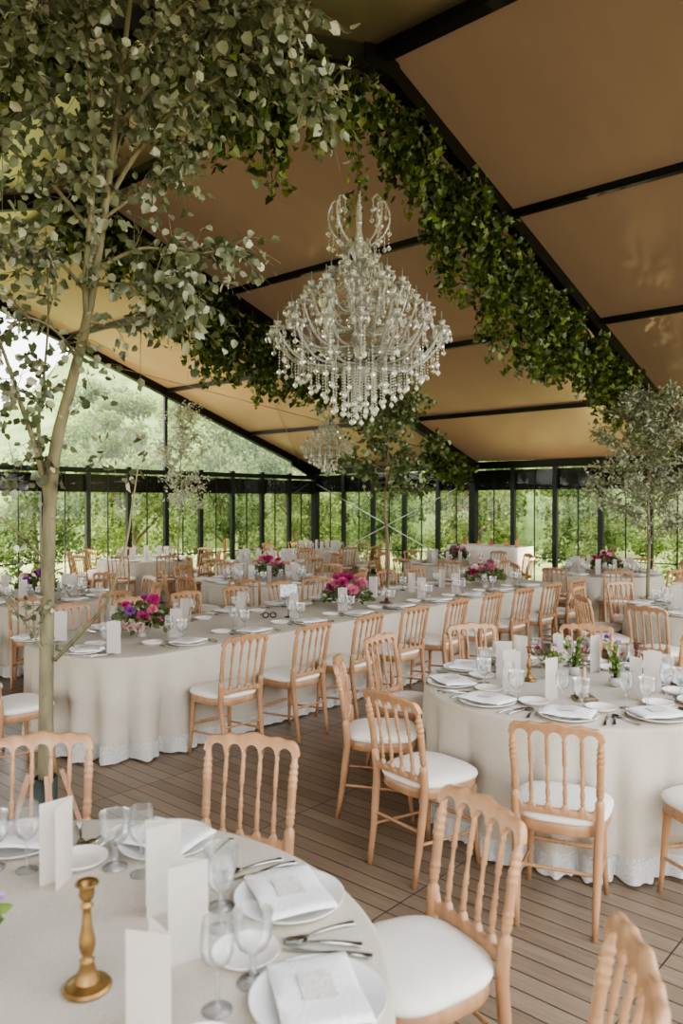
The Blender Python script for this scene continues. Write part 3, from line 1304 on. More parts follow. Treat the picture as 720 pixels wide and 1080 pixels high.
def setting(c, d, s, r_edge, where, level, key):
    """c: table-edge point (x,y); d: unit vector towards the sitter; s: sitter's right-hand direction"""
    jit = random.uniform

    def pt(back, side):
        return (c[0] - d[0] * back + s[0] * side, c[1] - d[1] * back + s[1] * side, HT + .001)
    rot = math.atan2(-d[1], -d[0]) - PI / 2      # local +y points to the table middle
    if level < 3 and not in_view(pt(.2, 0), 10):
        return
    G = {'plate': 'dinner plates', 'napkin': 'folded napkins', 'side': 'side plates', 'fork': 'silver forks', 'knife': 'silver knives', 'spoon': 'silver spoons', 'wine': 'wine glasses', 'goblet': 'crystal goblets', 'card': 'standing menu cards'}

    def put(pr, p, rz_, lab, cat, g, **kw):
        if in_view((p[0], p[1], HT + .05), 30) and all((p[0] - a) ** 2 + (p[1] - b) ** 2 > (rr_ + (.06 if g in ('plate', 'side', 'napkin') else .03)) ** 2 for a, b, rr_ in BUSY):
            pr.put(p, rz_, lab + ' ' + where, cat, G[g] + ' on the tables', **kw)
    pp = pt(.168, 0)
    put(PLATE, pp, rot, 'white dinner plate', 'plate', 'plate')
    put(CARD, pt(.28, .2) if 'tree end of' in where or 'rounded' in where or 'corner of' in where else pt(.50 + jit(-.02, .01), .14 + jit(-.02, .02)), rot + PI / 2 + jit(-.5, .5) if level < 3 else rot + PI / 2 + jit(-.35, .35), 'standing vellum menu card', 'menu card', 'card')
    put(WINE, pt(.375 + jit(-.015, .015), -.04), jit(0, 6), 'clear stemmed wine glass', 'glass', 'wine')
    if level >= 2:
        put(NAP, (pp[0], pp[1], pp[2] + .017), rot + jit(-.35, .35), 'folded white napkin', 'napkin', 'napkin')
        put(GOB, pt(.34 + jit(-.02, .02), .06), jit(0, 6), 'cut crystal goblet', 'glass', 'goblet')
    if level >= 3:
        put(SIDE, pt(.372, -.19), rot, 'small matte side plate', 'plate', 'side')
        put(FORK, pt(.17, -.185), rot + jit(-.08, .08), 'silver fork', 'fork', 'fork')
        put(KNIFE, pt(.17, .185), rot + jit(-.08, .08), 'silver knife', 'knife', 'knife')
        put(SPOON, pt(.18, .225), rot + jit(-.08, .08), 'silver spoon', 'spoon', 'spoon')


HOUR = ['twelve', 'one', 'two', 'three', 'four', 'five', 'six', 'seven', 'eight', 'nine', 'ten', 'eleven']


def hour(deg):
    """clock position in plan, six o'clock towards the camera"""
    return HOUR[int(round(((90 - deg) % 360) / 30)) % 12]


for key, (x, y, r, ph, phrase, lev) in TABLES.items():
    for k in range(10):
        deg = ph + 36 * k
        if key == 'T1':
            deg = (107, 71, 29, -5, -42, -78, -114, -150, 174, 143)[k]
        a = math.radians(deg)
        dx, dy = math.cos(a), math.sin(a)
        hr = hour(deg)
        rr = r + (.242 if key == 'T1' else .258)
        chair(x + dx * rr, y + dy * rr, a + PI, "honey-coloured spindle-back chair at %s o'clock, %s" % (hr, phrase), 'chairs around the ' + phrase)
        setting((x + dx * r, y + dy * r), (dx, dy), (-dy, dx), r, "at %s o'clock, %s" % (hr, phrase), lev, key)

ORD = ['first', 'second', 'third', 'fourth', 'fifth', 'sixth', 'seventh', 'eighth', 'ninth', 'tenth']
vdir = Vector((CV, SV))
udir = Vector((-SV, CV))
for side, nm in ((-1, 'near'), (1, 'far')):
    for k in range(9):
        v = 3.68 + .68 * k
        ue = LU + side * LB
        d = udir * side
        p = P(ue, v)
        cpos = P(LU + side * (LB + .258), v)
        chair(cpos.x, cpos.y, math.atan2(-d.y, -d.x), 'honey-coloured spindle-back chair, %s from the tree end, %s side of long table' % (ORD[k], nm), 'chairs along the long table')
        sd = Vector((-d.y, d.x))
        setting((p.x, p.y), (d.x, d.y), (sd.x, sd.y), 1, '%s from the tree end, %s side of long table' % (ORD[k], nm), 3, 'T3')
for k, uu in enumerate((5.14, 5.90)):
    cpos = P(uu, LV0 - .34)
    chair(cpos.x, cpos.y, ANG, ('honey-coloured spindle-back chair at the rounded tree end of the long table', 'honey-coloured chair at the tree end of long table, far corner')[k], 'chairs along the long table')
    p = P(uu, LV0)
    setting((p.x, p.y), (-vdir.x, -vdir.y), (vdir.y, -vdir.x), 1, ('on the rounded tree end of the long table', 'at the far corner of the long table, tree end')[k], 3, 'T3')

# ------------------------------------------------------------------ candlesticks
def candlestick(loc, mat, h, square, label):
    r = empty('candlestick', loc)
    s = h / .235
    b = MB()
    if square:
        b.box((0, 0, .006), (.11 * s, .11 * s, .012))
        b.box((0, 0, .018), (.085 * s, .085 * s, .012))
    else:
        b.lathe([(.001, 0), (.052 * s, 0), (.055 * s, .006), (.05 * s, .012), (.038 * s, .013), (.03 * s, .02), (.001, .021)], 24)
    b.build('base', M[mat], r, edge=40)
    st = [(.028, .02), (.022, .035), (.014, .06), (.017, .066), (.011, .07), (.0095, .073), (.015, .085), (.0185, .1), (.0175, .115), (.0125, .14), (.0095, .17), (.0085, .183), (.014, .186), (.015, .19), (.009, .194), (.0085, .2), (.014, .204)]
    MB().lathe([(a * s, z * s) for a, z in st], 18, wob=lambda an, z: 1 + .03 * math.cos(10 * an)).build('stem', M[mat], r)
    MB().lathe([(a * s, z * s) for a, z in [(.013, .204), (.0175, .212), (.0165, .225), (.018, .232), (.027, .238), (.026, .241), (.013, .236), (.012, .215), (.001, .214)]], 20).build('socket', M[mat], r)
    tag(r, label, 'candlestick')


candlestick(tabletop_at(92, 1043), 'brass', .235, False, 'golden brass candlestick with fluted stem beside tall cards and goblet')
candlestick(tabletop_at(558, 718), 'brass', .2, False, 'slender golden brass candlestick behind the vellum cards')
candlestick(tabletop_at(616, 738), 'pewter', .25, True, 'grey-gold candlestick on a stepped square foot')
candlestick(tabletop_at(671, 720), 'bronze', .235, False, 'dark brown turned candlestick beside purple sprigs')

# ------------------------------------------------------------------ flowers
def bloom_mesh(name, mat, r, n=34, seed=0):
    rnd = np.random.default_rng(seed)
    d = rnd.normal(size=(n, 3))
    d[:, 2] = np.abs(d[:, 2]) * .8 + .1
    d /= np.linalg.norm(d, axis=1, keepdims=True)
    pos = d * r * .15
    return leaves_mesh(name, pos, d + rnd.normal(size=(n, 3)) * .25, r * (0.75 + .35 * rnd.random(n)), .25 + .75 * rnd.random(n), mat, width=1.1, fold=.3, curl=.05)


BL = {}


def bloom(kind, r):
    k = (kind, round(r, 3))
    if k not in BL:
        BL[k] = bloom_mesh(kind + '_bloom', PET[kind], r, 38, len(BL))
    return BL[k]


def bouquet(loc, w, h, blooms, label, seed, leafmat='greenleaf', vase='grey', nleaf=230):
    rnd = random.Random(seed)
    rg = np.random.default_rng(seed)
    r = empty('flower_arrangement', loc)
    MB().lathe([(.001, 0), (.04, 0), (.045, .006), (.03, .015), (.03, .03), (.06, .05), (.078, .09), (.08, .1), (.074, .098), (.055, .06), (.001, .05)], 22).build('bowl', M[vase], r)
    pos, dr = [], []
    for i in range(nleaf):
        a = rg.uniform(0, 2 * PI)
        rad = w * math.sqrt(rg.uniform(0, 1)) * 1.08
        z = .08 + h * rg.uniform(.05, .75) * (1 - .5 * (rad / w) ** 2)
        pos.append((rad * math.cos(a), rad * math.sin(a), z))
        dr.append((math.cos(a) * rg.uniform(.2, 1), math.sin(a) * rg.uniform(.2, 1), rg.uniform(-.5, .9)))
    me = leaves_mesh('greenery', pos, dr, rg.uniform(.035, .07, nleaf), rg.uniform(0, 1, nleaf), M[leafmat], width=.8)
    tag(link('greenery', me, r), kind='stuff')
    st = MB()
    for i in range(14):
        a = rg.uniform(0, 2 * PI)
        e = (w * .7 * math.cos(a), w * .7 * math.sin(a), .08 + h * rg.uniform(.3, .7))
        st.tube([(.02 * math.cos(a), .02 * math.sin(a), .06), (e[0] * .5, e[1] * .5, e[2] * .75), e], .002, 4)
    st.build('stems', M['bright'], r)
    for i, (kind, rad, dx, dy, dz) in enumerate(blooms):
        o = link('bloom', bloom(kind, rad), r)
        o.location = (dx * w, dy * w, .06 + dz * h)
        o.rotation_euler = (rnd.uniform(-.5, .2) + dy * -.4, dx * .7, rnd.uniform(0, 6))
        o['label'] = kind + ' bloom'
    tag(r, label, 'flowers')
    return r


def rb(kinds, n, seed, big=.045):
    rnd = random.Random(seed)
    out = []
    for i in range(n):
        a = 2 * PI * i / n + rnd.uniform(-.3, .3)
        q = rnd.uniform(.25, .95)
        out.append((rnd.choice(kinds), big * rnd.uniform(.65, 1.1), q * math.cos(a), q * math.sin(a), .95 - .55 * q * q + rnd.uniform(-.1, .15)))
    return out


bouquet(tabletop_at(150, 671), .2, .24, [('magenta', .055, .55, -.3, 1.0), ('magenta', .052, .25, -.85, .5), ('magenta', .04, -.55, -.5, .85), ('pink', .045, .6, -.7, .7), ('purple', .04, -.3, -.7, .68),
        ('blush', .06, -.25, -.95, .18), ('blush', .055, .1, -1.0, .15), ('blush', .05, -.6, -.7, .2), ('pink', .03, .8, -.4, .35), ('magenta', .035, 0, .4, 1.0), ('purple', .03, .2, 0, 1.05), ('pink', .04, -.7, .3, .6)],
        'magenta and blush bouquet in a bowl near the tree end of long table', 21)
bouquet(tabletop_at(366, 641), .22, .25, rb(['pink', 'blush', 'pink', 'magenta'], 13, 3, .06), 'soft pink peony bouquet in the middle of the long table', 22)
bouquet(tabletop_at(511, 619), .24, .28, rb(['dusk', 'dusk', 'blush', 'pink', 'rose'], 13, 4, .055), 'dusky pink and burgundy bouquet towards the far end of long table', 23)
for key, kinds, lab in (('T4', ['magenta', 'pink', 'pink'], 'pink bouquet with trailing greens on the round table behind the long table'),
                        ('T5', ['magenta', 'purple', 'blush'], 'mixed bouquet half hidden behind the big tree trunk'),
                        ('T9', ['dusk', 'dusk', 'rose', 'blush'], 'dusky purple bouquet on the round table beside the white bar'),
                        ('T11', ['rose', 'magenta', 'blush'], 'deep red and blush bouquet on the round table under pale-leaved tree')):
    x, y = TABLES[key][:2]
    bouquet((x + .05, y - .05, HT + .001), .2, .26, rb(kinds, 11, hash(key) % 97 if False else len(lab), .055), lab, len(lab))


def bud_vase(loc, label, seed, purple=True, hh=.16, vase='grey'):
    rg = np.random.default_rng(seed)
    r = empty('bud_vase', loc)
    MB().lathe([(.001, 0), (.022, 0), (.032, .012), (.036, .03), (.03, .048), (.026, .055), (.024, .052), (.028, .03), (.001, .01)], 18).build('bowl', M[vase], r)
    st = MB()
    pos, dr, tips = [], [], []
    for i in range(9):
        a = rg.uniform(0, 2 * PI)
        h = hh * rg.uniform(.55, 1.5)
        sp = rg.uniform(.02, .10)
        e = Vector((sp * math.cos(a), sp * math.sin(a), .04 + h))
        mid = Vector((e.x * .35, e.y * .35, .04 + h * .6))
        st.tube([(0, 0, .03), mid, e], [.0018, .0016, .001], 4)
        tips.append(e)
        for k in range(8):
            t = rg.uniform(.25, 1)
            p = Vector((0, 0, .03)).lerp(e, t)
            pos.append(p)
            dr.append(rg.normal(size=3) + np.array([0, 0, .3]))
    st.build('stems', M['bright'], r)
    tag(link('greenery', leaves_mesh('greenery', pos, dr, rg.uniform(.02, .042, len(pos)), rg.uniform(0, 1, len(pos)), M['bright'], width=.85), r), kind='stuff')
    for i, e in enumerate(tips[:5]):
        kind = ['lilac', 'purple', 'lilac', 'pink', 'rose'][i] if purple else ['rose', 'blush', 'pink', 'lilac', 'blush'][i]
        o = link('bloom', bloom(kind, .018), r)
        o.location = e
        o['label'] = 'small %s bloom' % kind
    tag(r, label, 'vase')


bud_vase(tabletop_at(605, 712), 'small grey bowl of sprigs between the pewter and brass candlesticks', 31, False)
bud_vase(tabletop_at(648, 724), 'little vase with tall purple-tipped greens beside the dark brown candlestick', 32, True, .17)
bud_vase(tabletop_at(583, 716), 'little vase of leafy green sprigs behind the printed vellum cards', 33, False, .13)
bud_vase(tabletop_at(-22, 1045), 'bud vase with pink and green sprigs beside the brass candlestick table edge', 34, True, .12)

# table sign, spectacles
p = tabletop_at(304, 651)
r = empty('table_sign', p, .25)
MB().lathe([(.001, 0), (.04, 0), (.04, .006), (.008, .012), (.001, .012)], 18).build('base', M['black'], r)
MB().tube([(0, 0, .01), (0, 0, .2)], .004, 6).build('pole', M['black'], r)
m_ = MB()
m_.box((0, 0, .255), (.16, .006, .115))
m_.build('card', M['picture'], r, smooth=False)['label'] = 'pale card with a grey painted motif'
tag(r, 'picture card on a thin black stand on the long table', 'sign')

p = tabletop_at(284, 652)
r = empty('spectacles', p, .3)
for s in (-1, 1):
    m_ = MB()
    m_.tube([(s * .036 + .027 * math.cos(2 * PI * i / 16), 0, .03 + .024 * math.sin(2 * PI * i / 16)) for i in range(17)], .0055, 6, cap=False)
    m_.build('rim', M['black'], r)
    MB().tube([(s * .062, 0, .035), (s * .066, .06, .034), (s * .062, .12, .015)], .004, 5).build('temple', M['black'], r)
MB().tube([(-.01, 0, .036), (0, 0, .041), (.01, 0, .036)], .004, 5).build('bridge', M['black'], r)
tag(r, 'black-framed spectacles lying on the long table beside the picture card', 'glasses')

# ------------------------------------------------------------------ white bar with drinks
b0 = P(8.15, 13.75)
bh = .98
ba, bb = .80, .36
bo = rrect_outline(ba, bb, .05, .35, .3)
bc = cloth_pair('bar_cloth', bo, 120, bh, 24, 'plain white cloth over the tall straight bar by the side glass', 41, inner=lambda pt: (max(-ba + bb, min(ba - bb, pt[0])), 0), mat='white_cloth', lacey=False, loc=(b0.x, b0.y, 0), rz_=ANG + PI / 2, flare=.02)
for i, (t, mt, hh) in enumerate(((.78, 'red', .15), (.35, 'orange', .11), (-.05, 'red', .13), (-.5, 'orange', .12), (-.8, 'orange', .17))):
    bp = P(8.15 + t * .76, 13.75, bh + .001)
    m_ = MB().lathe([(.001, 0), (.034, 0), (.036, .01), (.036, hh * .55), (.03, hh * .68), (.013, hh * .8), (.012, hh), (.001, hh)], 14)
    o = m_.build('drink_bottle', M[mt])
    o.location = bp
    tag(o, '%s drink bottle, %s from the far corner end of the white bar' % (mt, ORD[i]), 'bottle', 'bottles on the white bar')

# ------------------------------------------------------------------ trees and ivy
def smooth_path(pts, n=6):
    """Catmull-Rom through the points"""
    pts = [Vector(p) for p in pts]
    out = []
    for i in range(len(pts) - 1):
        p0, p1, p2, p3 = pts[max(i - 1, 0)], pts[i], pts[i + 1], pts[min(i + 2, len(pts) - 1)]
        for k in range(n):
            t = k / n
            out.append(.5 * ((2 * p1) + (p2 - p0) * t + (2 * p0 - 5 * p1 + 4 * p2 - p3) * t * t + (3 * p1 - p0 - 3 * p2 + p3) * t ** 3))
    out.append(pts[-1])
    return out


class Foliage:
    def __init__(s, seed):
        s.pos, s.dir, s.size, s.tone = [], [], [], []
        s.rg = np.random.default_rng(seed)
        s.tw = MB()

    def twig(s, p, d, length, nleaf, size, tone=(0, 1), hang=.6, twig_r=.0025, spread=1.0):
        d = Vector(d).normalized()
        rg = s.rg
        e = p + d * length
        droop = Vector((0, 0, -length * .25 * hang))
        mid = p + d * length * .5 + Vector((0, 0, length * .05))
        e = e + droop
        s.tw.tube([p, mid, e], [twig_r, twig_r * .8, twig_r * .4], 4, cap=False)
        for k in range(nleaf):
            t = (k + .6 + rg.uniform(-.3, .3)) / nleaf
            q = p.lerp(mid, t * 2) if t < .5 else mid.lerp(e, (t - .5) * 2)
            off = rg.normal(size=3) * .9 * spread
            dr = np.array(d) * .5 + off + np.array([0, 0, -hang])
            s.pos.append(tuple(np.array(q) + off * size * .25))
            s.dir.append(dr)
            s.size.append(size * rg.uniform(.6, 1.25))
            s.tone.append(rg.uniform(*tone) ** 1.4)

    def build(s, parent, mat, barkmat, width=.85, shape='round'):
        me = leaves_mesh('foliage', s.pos, s.dir, np.array(s.size), np.array(s.tone), M[mat], width=width, shape=shape)
        link('foliage', me, parent)
        if s.tw.v:
            tag(s.tw.build('twigs', M[barkmat], parent), kind='stuff')


# --- the big silver poplar beside the long table
Y0 = 4.35
base = at(48, 860, Y0)
base.z = .02
tree = empty('indoor_tree', (base.x, base.y, 0))
O = Vector((base.x, base.y, 0))


def T(px, py, Y):
    return at(px, py, Y) - O


trunk = smooth_path([Vector((0, 0, .12)), T(49, 700, 4.35), T(52, 545, 4.35), T(59, 470, 4.3), T(74, 410, 4.28), T(90, 345, 4.22), T(106, 250, 4.15), T(118, 160, 4.05), T(130, 60, 3.95), T(142, -40, 3.85)])
nt_ = len(trunk)
MB().tube(trunk, [.036 * (1 - i / nt_) ** .7 + .006 for i in range(nt_)], 12).build('trunk', M['bark'], tree)
mains = [
    # (points, base radius, leaf density, leaf size, leaf hang)
    ([T(54, 548, 4.34), T(40, 480, 4.3), T(20, 420, 4.2), T(2, 366, 4.1), T(-20, 310, 4.0)], .022, .35, .06),
    ([T(53, 560, 4.34), T(45, 500, 4.4), T(41, 445, 4.45), T(46, 400, 4.45), T(51, 330, 4.4), T(48, 240, 4.3)], .014, .4, .055),
    ([T(58, 696, 4.34), T(85, 668, 4.25), T(112, 635, 4.15), T(132, 577, 4.1), T(139, 535, 4.1), T(146, 490, 4.1)], .013, .0, .05),
    ([T(50, 592, 4.35), T(25, 568, 4.2), T(0, 545, 4.1), T(-30, 530, 4.0)], .008, .15, .045),
    ([T(48, 690, 4.33), T(25, 655, 4.25), T(5, 630, 4.2)], .006, .5, .04),
    ([T(92, 340, 4.22), T(90, 290, 4.1), T(98, 200, 4.0), T(99, 130, 3.9), T(90, 40, 3.8), T(85, -30, 3.7)], .02, 1.0, .062),
    ([T(100, 285, 4.18), T(150, 262, 4.2), T(200, 268, 4.25), T(240, 262, 4.3)], .014, 1.3, .062),
    ([T(98, 300, 4.2), T(150, 300, 4.1), T(195, 305, 4.1), T(215, 325, 4.1)], .012, 1.3, .062),
    ([T(112, 215, 4.12), T(145, 160, 4.05), T(185, 115, 3.95), T(235, 80, 3.85), T(280, 66, 3.8), T(320, 88, 3.75), T(342, 112, 3.75)], .016, 1.25, .062),
    ([T(120, 140, 4.05), T(170, 80, 3.9), T(220, 35, 3.8), T(270, 5, 3.7), T(300, 12, 3.65)], .015, 1.3, .062),
    ([T(128, 80, 3.98), T(170, 30, 3.8), T(210, -10, 3.7), T(240, -40, 3.6)], .012, 1.2, .062),
    ([T(105, 255, 4.15), T(60, 200, 4.0), T(15, 160, 3.85), T(-20, 130, 3.7)], .015, 1.3, .062),
    ([T(112, 210, 4.1), T(70, 130, 3.95), T(35, 80, 3.8), T(0, 50, 3.7)], .014, 1.3, .062),
    ([T(125, 100, 4.0), T(90, 50, 3.8), T(50, 20, 3.6), T(10, -10, 3.5)], .012, 1.2, .062),
    ([T(96, 315, 4.2), T(60, 275, 4.1), T(20, 265, 4.0), T(-20, 280, 3.9)], .012, 1.2, .06),
    ([T(92, 340, 4.22), T(125, 345, 4.15), T(155, 335, 4.1), T(185, 345, 4.1)], .008, .9, .055),
    ([T(82, 380, 4.25), T(60, 350, 4.15), T(30, 335, 4.1), T(10, 345, 4.0)], .009, .8, .055),
    ([T(110, 230, 4.13), T(150, 200, 4.3), T(180, 175, 4.4), T(205, 130, 4.5)], .011, 1.1, .06),
    ([T(115, 190, 4.1), T(135, 120, 4.2), T(165, 60, 4.3), T(180, 10, 4.4)], .011, 1.2, .06),
]
fo = Foliage(101)
for pts, rad, dens, ls in mains:
    path = smooth_path(pts, 6)
    n = len(path)
    MB().tube(path, [rad * .8 * (1 - i / n) ** .8 + .0022 for i in range(n)], 7).build('branch', M['bark'], tree)
    Lp = sum((path[i + 1] - path[i]).length for i in range(n - 1))
    nt2 = int(Lp * 34 * dens)
    for k in range(nt2):
        t = .18 + .82 * fo.rg.random()
        i = min(n - 2, int(t * (n - 1)))
        p = path[i].lerp(path[i + 1], fo.rg.random())
        d = (path[i + 1] - path[i]).normalized() * .6 + Vector(fo.rg.normal(size=3)) * .75
        fo.twig(p, d, fo.rg.uniform(.12, .36), int(fo.rg.integers(5, 11)), ls * .98, hang=.95)
# small sprays in front of the gable glass
for (px, py, Y, n, ln) in ((112, 470, 4.1, 5, .14), (150, 470, 4.1, 8, .16), (125, 495, 4.1, 4, .12), (100, 420, 4.2, 4, .16), (70, 440, 4.2, 3, .14), (30, 470, 4.15, 5, .16), (15, 430, 4.1, 4, .16), (60, 640, 4.3, 3, .1), (42, 600, 4.3, 2, .1), (40, 680, 4.3, 3, .12), (20, 390, 4.1, 3, .15), (50, 400, 4.3, 4, .15), (95, 375, 4.2, 5, .16), (130, 395, 4.15, 4, .14), (15, 500, 4.15, 5, .16), (38, 530, 4.2, 4, .14), (62, 615, 4.3, 3, .08), (0, 440, 4.1, 5, .15)):
    for q in range(2):
        p = T(px + fo.rg.uniform(-10, 10), py + fo.rg.uniform(-10, 10), Y)
        fo.twig(p, Vector(fo.rg.normal(size=3)) + Vector((0, 0, .2)), ln, n, .048, hang=.5, twig_r=.0018)
fo.build(tree, 'silverleaf', 'bark', .84)
tag(tree, 'tall slim tree with silvery rounded leaves at the long table end', 'tree')

# its stand
st = empty('tree_stand', (base.x, base.y, 0))
MB().lathe([(.001, .0), (.055, .0), (.062, .01), (.066, .3), (.06, .3), (.056, .29), (.056, .12), (.001, .11)], 18).build('sleeve', M['potgreen'], st)
for k in range(4):
    a = .5 + k * PI / 2
    m_ = MB()
    m_.bar((.085 * math.cos(a), .085 * math.sin(a), .33), (.19 * math.cos(a), .19 * math.sin(a), .0), .035, .025, up=(math.cos(a), math.sin(a), .3))
    m_.build('leg', M['pinkwood'], st, smooth=False)
m_ = MB()
m_.bar((-.095 * math.cos(.5), -.095 * math.sin(.5), .31), (.095 * math.cos(.5), .095 * math.sin(.5), .31), .03, .02)
tag(st, 'raw wooden tree stand with splayed legs and dark green sleeve', 'stand')


def small_tree(loc, H, crown0, crown_r, nbr, leafmat, leaf, seed, label, barkmat='dbark', tr=.016, nleaf=9, footed=True, lean=(0, 0), tone=(0, 1), hang=.35, twl=(.1, .26), shape='round', ntw=9):
    rg = np.random.default_rng(seed)
    r = empty('indoor_tree', loc)
    pts = [Vector((0, 0, .01))]
    for k in range(1, 6):
        t = k / 5
        pts.append(Vector((lean[0] * t + rg.uniform(-.03, .03), lean[1] * t + rg.uniform(-.03, .03), H * t)))
    path = smooth_path(pts, 5)
    n = len(path)
    MB().tube(path, [tr * (1 - i / n) ** .7 + .003 for i in range(n)], 8).build('trunk', M[barkmat], r)
    if footed:
        MB().lathe([(.001, 0), (.075, 0), (.075, .012), (.03, .02), (.02, .05), (.001, .05)], 20).build('foot', M['bronze'], r)
    f = Foliage(seed + 1)
    for b in range(nbr):
        t = crown0 + (1 - crown0) * (b + .5) / nbr
        i = min(n - 2, int(t * (n - 1)))
        p = path[i].lerp(path[i + 1], t * (n - 1) - i)
        a = b * 2.4 + rg.uniform(-.4, .4)
        prof = math.sin(PI * min(1, .22 + .78 * (t - crown0) / (1 - crown0 + 1e-6))) ** .7
        ln = crown_r * (.35 + .65 * prof) * rg.uniform(.75, 1.1)
        d = Vector((math.cos(a), math.sin(a), rg.uniform(.15, .9)))
        e = p + d.normalized() * ln
        mid = p.lerp(e, .5) + Vector((0, 0, .04))
        bp = smooth_path([p, mid, e], 4)
        f.tw.tube(bp, [.006 * (1 - q / len(bp)) + .002 for q in range(len(bp))], 5, cap=False)
        for k in range(ntw):
            q = bp[min(len(bp) - 1, 1 + int(rg.uniform(.1, 1) * (len(bp) - 1)))]
            f.twig(q, d * .5 + Vector(rg.normal(size=3)) * .8, rg.uniform(*twl), nleaf, leaf, tone=tone, hang=hang, twig_r=.0018)
    f.build(r, leafmat, barkmat, .9, shape)
    tag(r, label, 'tree')
    return r


p = tabletop_at(407, 636)
small_tree(p, 2.6, .42, .55, 20, 'greenleaf', .06, 51, 'slender dark-leaved tree on a metal foot standing on the long table', ntw=13, hang=.7)
p = at(684, 600, 10.9)
small_tree((p.x, p.y, 0), 3.25, .40, .95, 34, 'paleleaf', .065, 61, 'pale grey-leaved young tree before the dusky side-glass table', barkmat='bark', tr=.028, nleaf=12, ntw=17, hang=.1, shape='slim')
p = tabletop_at(188, 592)
small_tree(p, 2.75, .3, .5, 20, 'gyp', .036, 71, 'airy white-blossom tree in front of the gable glass', barkmat='bark', tr=.012, nleaf=14, ntw=17, hang=0, twl=(.12, .35), lean=(.1, 0))


# --- ivy garlands on the rafters
def garland(name, u, v0, v1, n, droop, label, seed, off=.0, leaf=.055, side=0.25, dens=1.0, extra=None):
    rg = np.random.default_rng(seed)
    o0 = P(u, (v0 + v1) / 2, rz((v0 + v1) / 2))
    r = empty('ivy_garland', o0)
    pos, dr, sz, tn = [], [], [], []
    vine = MB()
    rope = []
    for i in range(30):
        t = i / 29
        v = v0 + (v1 - v0) * t
        rope.append(P(u + rg.normal() * .05 + off * .4, v, rz(v) - .09 + rg.normal() * .02) - o0)
    vine.tube(rope, .018, 6)
    for i in range(n):
        t = rg.random()
        v = v0 + (v1 - v0) * t
        ln = droop(t) * (rg.random() ** 1.3 + .12)
        uu = u + off + rg.normal() * side
        p = P(uu, v, rz(v) + rg.uniform(-.18, -.03)) - o0
        k = int(6 + ln * 22 * dens)
        q = p.copy()
        path = [q.copy()]
        dv = Vector((rg.normal() * .2, rg.normal() * .2, -1))
        for j in range(k):
            s = ln / k
            dv = (dv + Vector((rg.normal() * .3, rg.normal() * .3, -.35))).normalized()
            q = q + dv * s
            path.append(q.copy())
            for w in range(2):
                pos.append(tuple(q + Vector(rg.normal(size=3) * .035)))
                dr.append(rg.normal(size=3) * .75 + np.array([0, 0, -.9]))
                sz.append(leaf * rg.uniform(.6, 1.25))
                tn.append(rg.random() ** 1.2)
        if ln > .25:
            vine.tube(path, .0035, 4, cap=False)
    vine.build('vine', M['vine'], r)
    link('foliage', leaves_mesh('foliage', pos, dr, np.array(sz), np.array(tn), M['ivyleaf'], width=1.0, shape='lobed'), r)
    tag(r, label, 'ivy garland')


garland('a', U_A, V_R + .15, 13.9, 430, lambda t: .3 + 1.1 * math.exp(-((t - .30) / .22) ** 2) + .35 * math.exp(-((t - .75) / .2) ** 2), 'thick dark ivy garland hanging down the rafter behind the big chandelier', 81, off=.16, side=.14, leaf=.075)
garland('b', U_A, V_R - .1, 1.2, 190, lambda t: .35 + .6 * math.exp(-((t - .25) / .25) ** 2), 'ivy garland on the rafter behind the silvery tree top', 82, off=.1, side=.15, leaf=.07)
garland('c', U_B, V_R - .4, 12.2, 330, lambda t: .45 + .75 * math.exp(-((t - .4) / .3) ** 2), 'ivy garland on the second rafter behind the chandelier drops', 83, off=0, side=.16, leaf=.085)
garland('d', U_B, 13.7, 15.0, 90, lambda t: .55, 'short hanging ivy clump at the eave end of second rafter', 84, off=0, side=.16, leaf=.09)


# ------------------------------------------------------------------ chandeliers
def scroll(r, dz, drop):
    """S-curved arm in the xz plane starting at the stem"""
    pts = [(.03, 0), (r * .2, -drop * .75), (r * .45, -drop), (r * .7, -drop * .55), (r * .88, dz * .35), (r, dz)]
    return smooth_path([Vector((a, 0, b)) for a, b in pts], 5)


def octa(m_, c, r, h):
    """faceted almond pendant"""
    x, y, z = c
    vs = [(x, y, z)]
    for (rr, zz) in ((r, -h * .45), (r * .9, -h * .7)):
        for k in range(6):
            a = PI * k / 3
            vs.append((x + rr * math.cos(a), y + rr * math.sin(a), z + zz))
    vs.append((x, y, z - h))
    fs = []
    for k in range(6):
        k2 = (k + 1) % 6
        fs += [(0, 1 + k2, 1 + k), (1 + k, 1 + k2, 7 + k2, 7 + k), (7 + k, 7 + k2, 13)]
    m_.add(vs, fs)


def strand_mb(ln, n_bead, drop=.05):
    m_ = MB()
    m_.tube([(0, 0, 0), (0, 0, -ln)], .0012, 3, cap=False)
    for k in range(n_bead):
        z = -ln * (k + .5) / n_bead
        c = (0, 0, z)
        r = .0115
        vs = [(0, 0, z + r), (r, 0, z), (0, r, z), (-r, 0, z), (0, -r, z), (0, 0, z - r)]
        m_.add(vs, [(0, 1, 2), (0, 2, 3), (0, 3, 4), (0, 4, 1), (5, 2, 1), (5, 3, 2), (5, 4, 3), (5, 1, 4)])
    octa(m_, (0, 0, -ln), .024, drop)
    return m_


